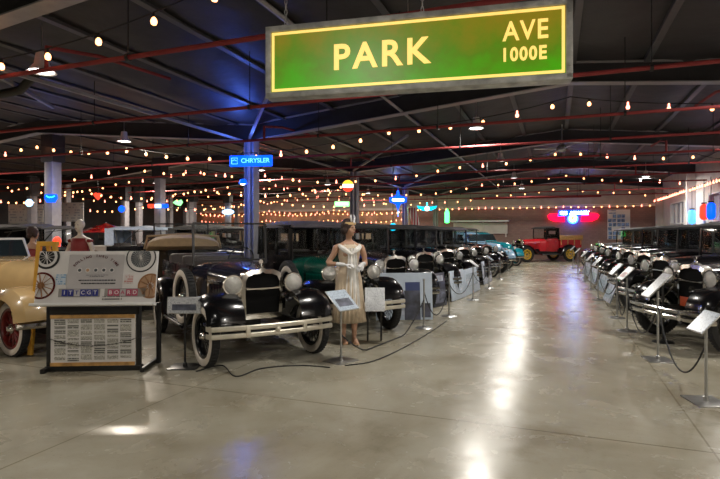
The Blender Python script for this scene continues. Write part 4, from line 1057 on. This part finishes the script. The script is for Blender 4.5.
        for s in (-1, 1):
            yo = -.03 if s > 0 else .04
            b.box((s * .074, yo - .06, .012), (.07, .22, .016), bev=.006); b.box((s * .07, yo + .045, .03), (.03, .03, .06)); b.tube([(s * .07 - .036, yo - .03, .05), (s * .07, yo - .03, .085), (s * .07 + .036, yo - .03, .05)], .006, 6); b.tube([(s * .07 - .034, yo - .11, .02), (s * .07, yo - .11, .056), (s * .07 + .038, yo - .11, .02)], .008, 6)
        b.build('shoes', 'shoe', t)
    else:
        b = B(); N = 36
        def ring(z, rx, ry): return [(rx * math.cos(2 * PI * k / N), ry * math.sin(2 * PI * k / N), z) for k in range(N)]
        b.loft([ring(.35, .27, .22), ring(.7, .22, .18), ring(.95, .185, .14), ring(1.08, .14, .11), ring(1.22, .165, .138), ring(1.31, .168, .13), ring(1.36 if style == 'strap' else 1.41, .15, .09)], cap=False)
        if style == 'vest':
            for s in (-1, 1): b.box((s * .20, .01, 1.36), (.09, .11, .07), bev=.03)
        else:
            for s in (-1, 1): b.tube([(s * .09, -.08, 1.33), (s * .10, -.02, 1.44), (s * .09, .06, 1.34)], .01, 6)
        o = b.build('dress', dress, t); o.modifiers.new('thick', 'SOLIDIFY').thickness = .006
    t.scale = (s_,) * 3; return t
p = W(349, 7.56)
mannequin('mannequin in a cream gown, white gloves and feathered headband beside the black open car', (p.x, p.y, 0), YAW + .25, head_yaw=.75, H=1.78)
p = W(33, 9.6); mannequin('dark-haired mannequin with bare shoulders in a red dress behind the cream car', (p.x, p.y, 0), YAW + 2.7, dress='reddress', style='strap', H=1.70)
p = W(80, 10.2); mannequin('bald white mannequin in a red vest behind the display board', (p.x, p.y, 0), YAW - .2, skin='paleskin', dress='reddress', style='vest', H=1.86, hairdo=False)

# red parasol/tent far back left
t = thing('parasol', 'red pointed parasol behind the touring car with pale top', 'parasol', tuple(W(106, 21.3)[:2]) + (0,))
b = B()
for k in range(8):
    a0, a1 = 2 * PI * k / 8, 2 * PI * (k + 1) / 8
    b.loft([[(0, 0, 2.02), (0, 0, 2.02 - .01)], [(1.0 * math.cos(a0), 1.0 * math.sin(a0), 1.66), (1.0 * math.cos(a0), 1.0 * math.sin(a0), 1.62)], [(1.0 * math.cos(a1), 1.0 * math.sin(a1), 1.66), (1.0 * math.cos(a1), 1.0 * math.sin(a1), 1.62)]], closed=False, cap=False)
    b.face([(0, 0, 2.02), (1.0 * math.cos(a0), 1.0 * math.sin(a0), 1.66), (1.0 * math.cos(a1), 1.0 * math.sin(a1), 1.66)])
b.build('canopy', 'red', t)
b = B(); b.tube([(0, 0, .04), (0, 0, 2.05)], .02); b.build('pole', 'dullmetal', t); b = B(); b.cyl((0, 0, .03), .25, .06); b.build('base', 'blackframe', t)
# display panels on the far left wall side
for i, (px, py, d, w, h, lab) in enumerate(((26, 214, 24, 1.6, .9, 'long white panel with faded print high at the far left'), (72, 212, 24.5, 1.1, .9, 'pale blue printed panel left of the white mannequin'), (105, 238, 23, 2.4, .5, 'low pale counter front beyond the red parasol'))):
    t = thing('wall_display_panel' if i < 2 else 'counter', lab, 'display panel' if i < 2 else 'counter', (at(px, py, d)[0], at(px, py, d)[1], at(px, py, d)[2] if i < 2 else 0), YAW)
    if i < 2:
        b = B(); b.box((0, 0, 0), (w, .06, h), bev=.01); b.build('sheet', 'printpale', t) if 'printpale' in M else b.build('sheet', 'bluewhite', t)
        b = B()
        for s in (-1, 1): b.box((s * w * .42, .06, -1.0), (.06, .06, 2.6))
        b.build('posts', 'blackframe', t)
    else:
        b = B(); b.box((0, 0, .5), (w, .6, 1.0), bev=.01); b.build('cabinet', 'wallpale', t); b = B(); b.box((0, 0, 1.02), (w + .1, .7, .05)); b.build('counter_top', 'white', t)

# ------------------------------------------------------------------ display board with old wheels
M['boardtext'] = text_mat('tiny_print', (.62, .60, .56), (.12, .11, .11), 60, 34, amount=.62)
M['newsprint'] = text_mat('news_columns', (.60, .58, .50), (.10, .10, .10), 130, 70, amount=.55)
M['newsdark'] = text_mat('news_headlines', (.50, .49, .43), (.05, .05, .05), 60, 45, amount=.62)
M['greypanel'] = mat('grey_print_panel', (.46, .44, .44), .5, var=.05)
M['boardwhite'] = mat('board_print_white', (.66, .64, .62), .45, var=.05)
def display_board():
    P0 = G(47, 371.5); P1 = G(140, 370); mid = (P0 + P1) / 2; ang = math.atan2(P1.y - P0.y, P1.x - P0.x); wd = (P1 - P0).length
    t = thing('display_board', 'display board about rolling wheels over a framed sheet of newspaper columns on a black stand', 'display board', mid, ang)
    b = B(); w = wd
    for s in (-1, 1): b.box((s * (w / 2 - .02), .02, .38), (.05, .06, .74), bev=.006); b.box((s * (w / 2 + (.12 if s > 0 else -.0)), .30, .38), (.05, .05, .74), bev=.005); b.box((s * (w / 2 + (.06 if s > 0 else -.0)), .20, .025), (.05, .62, .05), bev=.006)
    b.box((0, .02, .70), (w, .06, .10), bev=.005); b.box((0, .02, .03), (w + .04, .08, .06), bev=.005); b.box((.05, .30, .70), (w, .05, .08))
    b.build('stand', 'blackframe', t)
    # lower framed newspaper sheet
    fw, f0, f1 = w - .10, .065, .655
    for zz in (f1 - .02, f0 + .02): b = B(); b.box((0, -.022, zz), (fw, .02, .04)); b.build('wooden_frame_rail', 'wood', t)
    b = B(); b.box((0, -.012, (f0 + f1) / 2), (fw, .012, f1 - f0)); sh = b.build('newspaper_sheet', 'boardwhite', t)
    rr = random.Random(5); n1, n2 = B(), B(); cw = (fw - .06) / 6
    for i in range(6):
        x = -fw / 2 + .03 + cw * (i + .5); z = f1 - .055
        while z > f0 + .08:
            h = rr.choice((.03, .045, .06, .08)); h = min(h, z - f0 - .05); (n1 if rr.random() < .62 else n2).box((x, -.020, z - h / 2), (cw * .84, .003, h)); z -= h + .014
    n1.build('news_columns', 'newsprint', sh); n2.build('news_headlines', 'newsdark', sh)
    # upper panel, leaning back
    up = bpy.data.objects.new('upper_panel_holder', None)
    W_, H_ = 1.34, .60; q = Matrix.Rotation(-.22, 4, 'X'); base = Vector((.06, -.10, .80))
    def U(x, z, o=0.): return base + q @ Vector((x, -o, z))
    rot = (PI / 2 - .22, 0, 0)
    b = B(); b.box(U(0, H_ / 2), (W_, .03, H_), q, bev=.004); pn = b.build('upper_panel', 'boardwhite', t)
    b = B(); b.box(U(0, -.02, .04), (W_ + .02, .12, .03), q, bev=.006); b.build('ledge', 'white', t)
    b = B(); b.box(U(-.02, H_ * .60, .018), (.62, .006, H_ * .66), q); b.build('centre_print', 'greypanel', pn)
    def disc(x, z, r, mats, name, hole=None):
        C0 = U(x, z, .022); b = B()
        for k, (rr_, mm) in enumerate(mats):
            b.mi = k; o = .002 * k
            pts = []
            n = 40
            for j in range(n):
                a = 2 * PI * j / n; xx = x + rr_ * math.cos(a); zz = z + rr_ * math.sin(a)
                xx = max(-W_ / 2 + .004, min(W_ / 2 - .004, xx)); zz = max(.006, min(H_ - .004, zz)); pts.append((xx, zz))
            b.loft([[U(a_, c_, .016 + o) for a_, c_ in pts], [U(a_, c_, .020 + o) for a_, c_ in pts]])
        return b.build(name, [m for _, m in mats], pn)
    def spk(x, z, r, n, w, m, name='wheel_picture_spokes'):
        b = B()
        for k in range(n):
            a = 2 * PI * k / n + .2; e = (x + r * math.cos(a), z + r * math.sin(a))
            f = 1.
            for lim, v, c0 in ((W_ / 2 - .01, e[0], x), (-W_ / 2 + .01, e[0], x)):
                if (lim > 0 and v > lim) or (lim < 0 and v < lim): f = min(f, (lim - c0) / (v - c0))
            if e[1] > H_ - .01: f = min(f, (H_ - .01 - z) / (e[1] - z))
            if f <= 0: continue
            e = (x + (e[0] - x) * f, z + (e[1] - z) * f); b.bar(U(x, z, .030), U(e[0], e[1], .030), w, w * .4)
        b.build(name, m, pn)
    disc(-W_ / 2 + .09, H_ - .07, .14, [(.14, 'tire'), (.115, 'boardwhite'), (.085, 'blackframe')], 'wheel_picture'); spk(-W_ / 2 + .09, H_ - .07, .085, 12, .009, 'boardwhite')
    disc(-W_ / 2 + .06, .20, .15, [(.155, 'maroon'), (.132, 'boardwhite'), (.04, 'woodspoke')], 'wheel_picture'); spk(-W_ / 2 + .06, .20, .14, 12, .014, 'woodspoke')
    disc(W_ / 2 - .19, H_ - .08, .16, [(.17, 'tire'), (.155, 'boardwhite'), (.115, 'grey')], 'wheel_picture'); spk(W_ / 2 - .19, H_ - .08, .11, 26, .004, 'boardwhite')
    disc(W_ / 2 - .06, .19, .15, [(.145, 'woodspoke'), (.125, 'shoe'), (.04, 'boardwhite')], 'wheel_picture'); spk(W_ / 2 - .06, .19, .13, 10, .014, 'woodspoke')
    for i, m_ in enumerate(('grey', 'shoe', 'greyring', 'grey', 'grey')):
        x = -.20 + i * .09; disc(x, .375, .04, [(.042, m_ if m_ != 'greyring' else 'maroon'), (.028, 'boardwhite'), (.018, m_ if m_ != 'greyring' else 'grey')], 'small_wheel_picture')
    s_ = 'ROLLING THRU TIME'
    for i, ch in enumerate(s_):
        if ch == ' ': continue
        a = math.radians(152 - i * 124 / (len(s_) - 1)); x = -.02 + .27 * math.cos(a); z = .335 + .205 * math.sin(a)
        me = text_mesh(ch, .042, .001, .0005); me.materials.clear(); me.materials.append(M['maroon'])
        o = link('lettering', me, pn, U(x, z, .026)); o.rotation_euler = (Matrix.Rotation(-.22, 4, 'X') @ Matrix.Rotation(PI / 2, 4, 'X') @ Matrix.Rotation(a - PI / 2, 4, 'Z')).to_euler()
    for z, sz, tx in ((.255, .026, 'YOU CAN SEE HOW WHEELS ROLL'), (.215, .026, 'FROM WOOD TO STEEL AND WIRE')):
        pass
    b = B()
    for z, x0, x1, hh in ((.258, -.20, .22, .012), (.222, -.17, .20, .012), (.318, -.12, .12, .004), (.300, -.08, .08, .004)):
        x = x0
        while x < x1:
            w2 = rr.uniform(.012, .035); b.box(U(min(x + w2 / 2, x1), z, .024), (w2, .002, hh), q); x += w2 + .007
    b.build('print_lines', 'blackframe', pn)
    # strips of letter tiles
    for x0, txt, c1 in ((-.37, 'ITTCGT', 'tileblue'), (.14, 'BOARD', 'tilered')):
        b = B(); n = len(txt)
        b.box(U(x0 + .19, .115, .02), (.46, .004, .095), q); b.build('tile_strip', 'printgrey', pn)
        for i, ch in enumerate(txt):
            b = B(); x = x0 + .03 + i * .068; b.box(U(x, .115, .024), (.060, .006, .075), q); tl = b.build('letter_tile', c1 if i != 2 else 'greypanel', pn)
            me = text_mesh(ch, .062, .001, .001); me.materials.clear(); me.materials.append(M['boardwhite' if i != 2 else c1]); o = link('lettering', me, tl, U(x, .115, .030)); o.rotation_euler = rot
    b = B(); b.box(U(.19, .045, .022), (.22, .004, .05), q); b.build('name_strip', 'boardtext', pn)
    b = B(); b.box(U(-.40, .27, .02), (.11, .004, .12), q); b.build('small_print_block', 'printblue', pn); b = B(); b.box(U(.36, .27, .02), (.10, .004, .10), q); b.build('small_print_block', 'printpink', pn)
    # chain across the front
    b = B(); pth = [(-w / 2 + .02 + (w - .0) * k / 46, -.05, .40 - .10 * 4 * (k / 46) * (1 - k / 46)) for k in range(47)]
    for i, (u0, u1) in enumerate(zip(pth, pth[1:])):
        u0, u1 = Vector(u0), Vector(u1); m_ = (u0 + u1) / 2; sd = Vector((0, .006, 0)) if i % 2 else Vector((0, 0, .006))
        b.tube([u0 - sd * .3, m_ + sd, u1 + sd * .3, m_ - sd, u0 - sd * .3], .003, 5)
    tag(b.build('barrier_chain', 'chain', None, mid, (0, 0, ang)), 'dark chain slung across the framed newspaper sheet', 'chain')
M['tileblue'] = mat('blue_letter_tile', (.02, .03, .22), .4); M['tilered'] = mat('pink_letter_tile', (.42, .06, .12), .4); M['printgrey'] = mat('grey_strip_print', (.25, .24, .22), .5)
M['printblue'] = text_mat('blue_print', (.50, .58, .66), (.15, .3, .5), 30, 40); M['printpink'] = text_mat('pink_print', (.62, .56, .54), (.5, .2, .18), 30, 40)
display_board()
# orange post with red lamp behind the board
q = W(38, 6.75)
t = thing('sign_easel', 'yellow-orange frame easel behind the left edge of the display board', 'easel', (q.x, q.y, 0), YAW)
b = B(); b.bar((-.10, 0, .02), (.02, 0, 1.46), .05); b.bar((.32, 0, .02), (.22, 0, 1.46), .05); b.bar((.0, 0, 1.46), (.26, 0, 1.46), .06); b.bar((-.03, .0, .80), (.28, 0, .80), .05); b.bar((.12, .45, .02), (.12, .02, 1.44), .04); b.build('frame', 'orange', t)
b = B(); b.bar((-.02, -.03, .62), (.24, -.03, .50), .04); b.bar((-.04, -.03, .50), (.24, -.03, .36), .04); b.build('red_bars', 'red', t)
M_or = None
M["photored"] = mat("poster_photo_red", (.30, .10, .10), .4, var=.8, scale=12); M["photodark"] = mat("poster_photo_black", (.04, .045, .07), .4, var=.9, scale=5); M["photopale"] = mat("poster_photo_pale", (.42, .46, .55), .4, var=.5, scale=7)
M["navyprint"] = mat("navy_print", (.02, .04, .15), .4)
# ------------------------------------------------------------------ stanchions with information signs, ropes, easel boards
M['infoprint'] = text_mat('info_print', (.66, .68, .70), (.20, .22, .26), 110, 80, amount=.46, rough=.25)
M['infoblue'] = text_mat('info_print_blue', (.55, .64, .74), (.12, .16, .24), 110, 80, amount=.46, rough=.25)
M['photo1'] = mat('poster_photo_dark', (.10, .11, .15), .4, var=.9, scale=9)
STN = []
def stanchion(label, px, py, h=.80, base='round', sign=None, tilt=.9, yaw=0., sw=.34, sh=.24, pic=None, dark=False, lean=0.):
    p = G(px, py); t = thing('sign_stanchion', label, 'stanchion', p, YAW + yaw, 'metal posts with information signs along the aisle')
    b = B()
    if base == 'round': b.lathe([(.0001, .022), (.05, .022), (.13, .012), (.15, .0), (.0001, 0)], n=28)
    else: b.box((0, 0, .006), (.34, .30, .012), bev=.003)
    b.build('base', 'blackframe' if dark else 'postmetal', t)
    b = B(); b.lathe([(.0001, .01), (.028, .01), (.026, .05), (.0135, .06), (.0135, h), (.0001, h)], n=14); b.build('post', 'blackframe' if dark else 'postmetal', t)
    if sign:
        q = Matrix.Translation((0, -.02, h + .02)) @ Matrix.Rotation(lean, 4, 'Y') @ Matrix.Rotation(-tilt, 4, 'X')
        b = B(); b.box(q @ Vector((0, 0, 0)), (sw, .012, sh), q.to_3x3().to_4x4(), bev=.003); b.build('sign_panel', 'blackframe', t) if False else b.build('sign_panel', 'dullmetal', t)
        b = B(); b.box((0, 0, 0), (sw - .016, .004, sh - .016)); o = b.build('printed_sheet', sign, t); o.matrix_local = q @ Matrix.Translation((0, -.008, 0))
        if pic:
            b = B(); b.box((0, 0, 0), (sw * .7, .004, sh * .36)); o2 = b.build('picture', pic, t); o2.matrix_local = q @ Matrix.Translation((0, -.011, -sh * .12))
        b = B(); b.tube([(0, 0, h - .05), (0, -.01, h + .01)], .016, 8); b.build('bracket', 'blackframe', t)
    else:
        b = B(); b.lathe([(.0001, .02), (.018, .015), (.022, 0), (.018, -.012), (.0001, -.012)], (0, 0, h + .01), n=14); b.build('cap', 'postmetal', t)
    return p, h
L = []
L.append(stanchion('post with a small level white sign, left of the black open car', 185, 367, .72, 'square', 'infoprint', .12, 0, .41, .20, 'photo1', True))
L.append(stanchion('post with a tilted blue-white picture sign in front of the cream-gowned mannequin', 341, 361, .74, 'square', 'infoblue', .85, .85, .36, .34, 'photo1'))
L.append(stanchion('bare round-based metal post right of the mannequin', 424, 328, .80, 'round'))
L.append(stanchion('metal post beside the dark poster in the left row', 449, 316, .80, 'round', None))
L.append(stanchion('left-row post in front of the pale printed sheets', 473, 300, .85, 'round', 'infoprint', .9, 1.2))
L.append(stanchion('left-row post just beyond the pale printed sheets', 489, 288, .85, 'round', 'infoblue', .9, 1.2))
L.append(stanchion('small left-row post before the pale blue rounded car', 500, 279, .85, 'round', 'infoprint', .9, 1.2))
L.append(stanchion('farthest left-row post by the teal rounded car', 508, 271, .85, 'round', 'infoprint', .9, 1.2))
R = []
R.append(stanchion('metal post with tilted blue-white sign at the lower right edge', 706, 402, .74, 'square', 'infoblue', .75, -1.65, .27, .26))
R.append(stanchion('metal post with steeply tilted white sign before the chrome bumper', 658, 360, .92, 'square', 'infoprint', .75, -1.75, .28, .40))
R.append(stanchion('dark round-based post right behind the white tilted sign', 663, 342, .84, 'round', None, dark=True))
R.append(stanchion('metal post with tilted white sign before the second right-hand car', 627, 331, .92, 'round', 'infoprint', .75, -1.8, .34, .28, 'photored'))
for (x, y, lab) in ((617, 318, 'metal post with sign before the third right-hand car'), (598, 300, 'metal post with sign before the fourth right-hand car'), (591, 290, 'thin post with sign before the fifth right-hand car'), (585, 282, 'thin post with sign before the sixth right-hand car'), (578, 275, 'thin post with sign before the seventh right-hand car'), (573, 269, 'farthest post with sign at the end of the right row')):
    R.append(stanchion(lab, x, y, .90, 'round', random.choice(('infoprint', 'infoblue')), .75, -1.85, .34, .28))
def rope(label, a, b_, za, zb, sag, r=.009):
    a = Vector((a.x, a.y, za)); c = Vector((b_.x, b_.y, zb)); P = []
    for k in range(25):
        u = k / 24; q = a.lerp(c, u); q.z = max(.012, q.z - sag * 4 * u * (1 - u)); P.append(q - a)
    b = B(); b.tube(P, r, 6); o = b.build('barrier_rope', 'rope', None, a); tag(o, label, 'rope', 'black ropes slung between the posts'); return o
w_ = ['first', 'second', 'third', 'fourth', 'fifth', 'sixth', 'seventh', 'eighth', 'ninth', 'tenth']
for i, ((p0, h0), (p1, h1)) in enumerate(zip(L[1:], L[2:])):
    rope('black rope sagging between the left-row posts, %s from the camera' % w_[i], p0, p1, h0 * (.45 if i == 0 else .78), h1 * .78 if i else h1 * .6, .5 if i < 2 else .34)
RR = [R[0], R[1], R[3]] + R[4:]
for i, ((p0, h0), (p1, h1)) in enumerate(zip(RR, RR[1:])):
    rope('black rope sagging between the right-row posts, %s from the camera' % w_[i], p0, p1, h0 * .75, h1 * .75, .52 if i < 3 else .36)
# floor cables by the left row
def cable(label, pts):
    b = B(); P = cr([tuple(G(x, y)[:2]) + (.008,) for x, y in pts], 8); o0 = P[0].copy(); b.tube([p - o0 for p in P], .007, 6); tag(b.build('floor_cable', 'rope', None, o0), label, 'cable')
cable('thin black cable lying on the floor before the black open car', [(196, 372), (222, 366), (236, 377), (262, 369), (300, 366), (330, 368)])
cable('thin cable curving on the floor past the mannequin towards the posts', [(345, 366), (372, 362), (400, 350), (428, 334), (447, 321)])

# easel boards leaning in front of the cars
def board(label, x0, y0, x1, y1, hpx, m, pics=(), lean=.12, off=0., name='easel_board', cat='board'):
    a = G(x0, y0); c = G(x1, y1); mid = (a + c) / 2; w = (c - a).length; ang = math.atan2(c.y - a.y, c.x - a.x); d = FX * CH / ((y0 + y1) / 2 - HZ); h = hpx * d / FX
    t = thing(name, label, cat, mid, ang); q = Matrix.Rotation(-lean, 4, 'X'); zb = off
    b = B(); b.box(q @ Vector((0, 0, h / 2)) + Vector((0, 0, zb + .01)), (w, .02, h), q, bev=.003); pn = b.build('panel', m, t)
    for (u0, v0, u1, v1, mm) in pics:
        b = B(); b.box(q @ Vector(((u0 + u1) / 2 * w - w / 2, -.013, (v0 + v1) / 2 * h)) + Vector((0, 0, zb + .01)), ((u1 - u0) * w, .006, (v1 - v0) * h), q); b.build('picture', mm, pn)
    b = B()
    for s in (-1, 1): b.bar((s * w * .35, .02 + h * lean * .9, zb + h * .85), (s * w * .35, .30 + h * .1, .01), .025)
    b.build('prop_leg', 'blackframe', t); return t
board('large pale blue board with photographs of people and an old car, before the brown sedan', 376, 321, 433, 320, 47, 'bluewhite', [(.30, .08, .50, .62, 'photopale'), (.50, .0, .78, .62, 'photodark'), (.52, .62, .78, .80, 'navyprint'), (.80, .05, .96, .35, 'photodark')])
M_np = None
board('plain white sheet leaning beside the mannequin', 365, 346, 385, 346, 24, 'infoprint', [], .30, .48)
board('dark narrow poster between two posts in the left row', 434, 308, 447, 305, 33, 'photodark', [(.15, .75, .85, .92, 'photopale'), (.1, .1, .9, .5, 'photo1')])
board('pale blue-white printed sheet, left one of the overlapping pair', 452, 302, 466, 297, 29, 'bluewhite', [(.15, .2, .85, .6, 'infoblue')])
board('pale blue-white printed sheet, right one of the overlapping pair', 465, 297, 480, 290, 25, 'bluewhite', [(.15, .3, .85, .8, 'infoblue')])
board('small printed board by the far left cars', 484, 285, 492, 281, 22, 'photopale', [(.15, .3, .85, .8, 'photodark')])
for i, (x, y, lab) in enumerate(((603, 305, 'pale board leaning before the fourth right-hand car'), (596, 293, 'pale board leaning before the fifth right-hand car'), (588, 284, 'pale board leaning before the sixth right-hand car'), (582, 276, 'small pale board near the end of the right row'))):
    board(lab, x, y, x + 7, y + 5, 18 - i * 2, 'photopale', [(.15, .2, .85, .7, 'infoblue')], .35, .12)

# world: closed hall, only a trace of ambient
w = bpy.data.worlds.new('world'); sc.world = w; w.use_nodes = True
w.node_tree.nodes['Background'].inputs[0].default_value = (.03, .03, .04, 1); w.node_tree.nodes['Background'].inputs[1].default_value = .5
sc.view_settings.view_transform = 'Standard'; sc.view_settings.look = 'None'; sc.view_settings.exposure = 0.52; sc.view_settings.gamma = 1; sc.view_settings.use_curve_mapping = False
sc.cycles.use_denoising = True; sc.cycles.max_bounces = 7; sc.cycles.diffuse_bounces = 3; sc.cycles.glossy_bounces = 3; sc.cycles.transmission_bounces = 6; sc.cycles.sample_clamp_indirect = 4
sc.cycles.sample_clamp_direct = 0
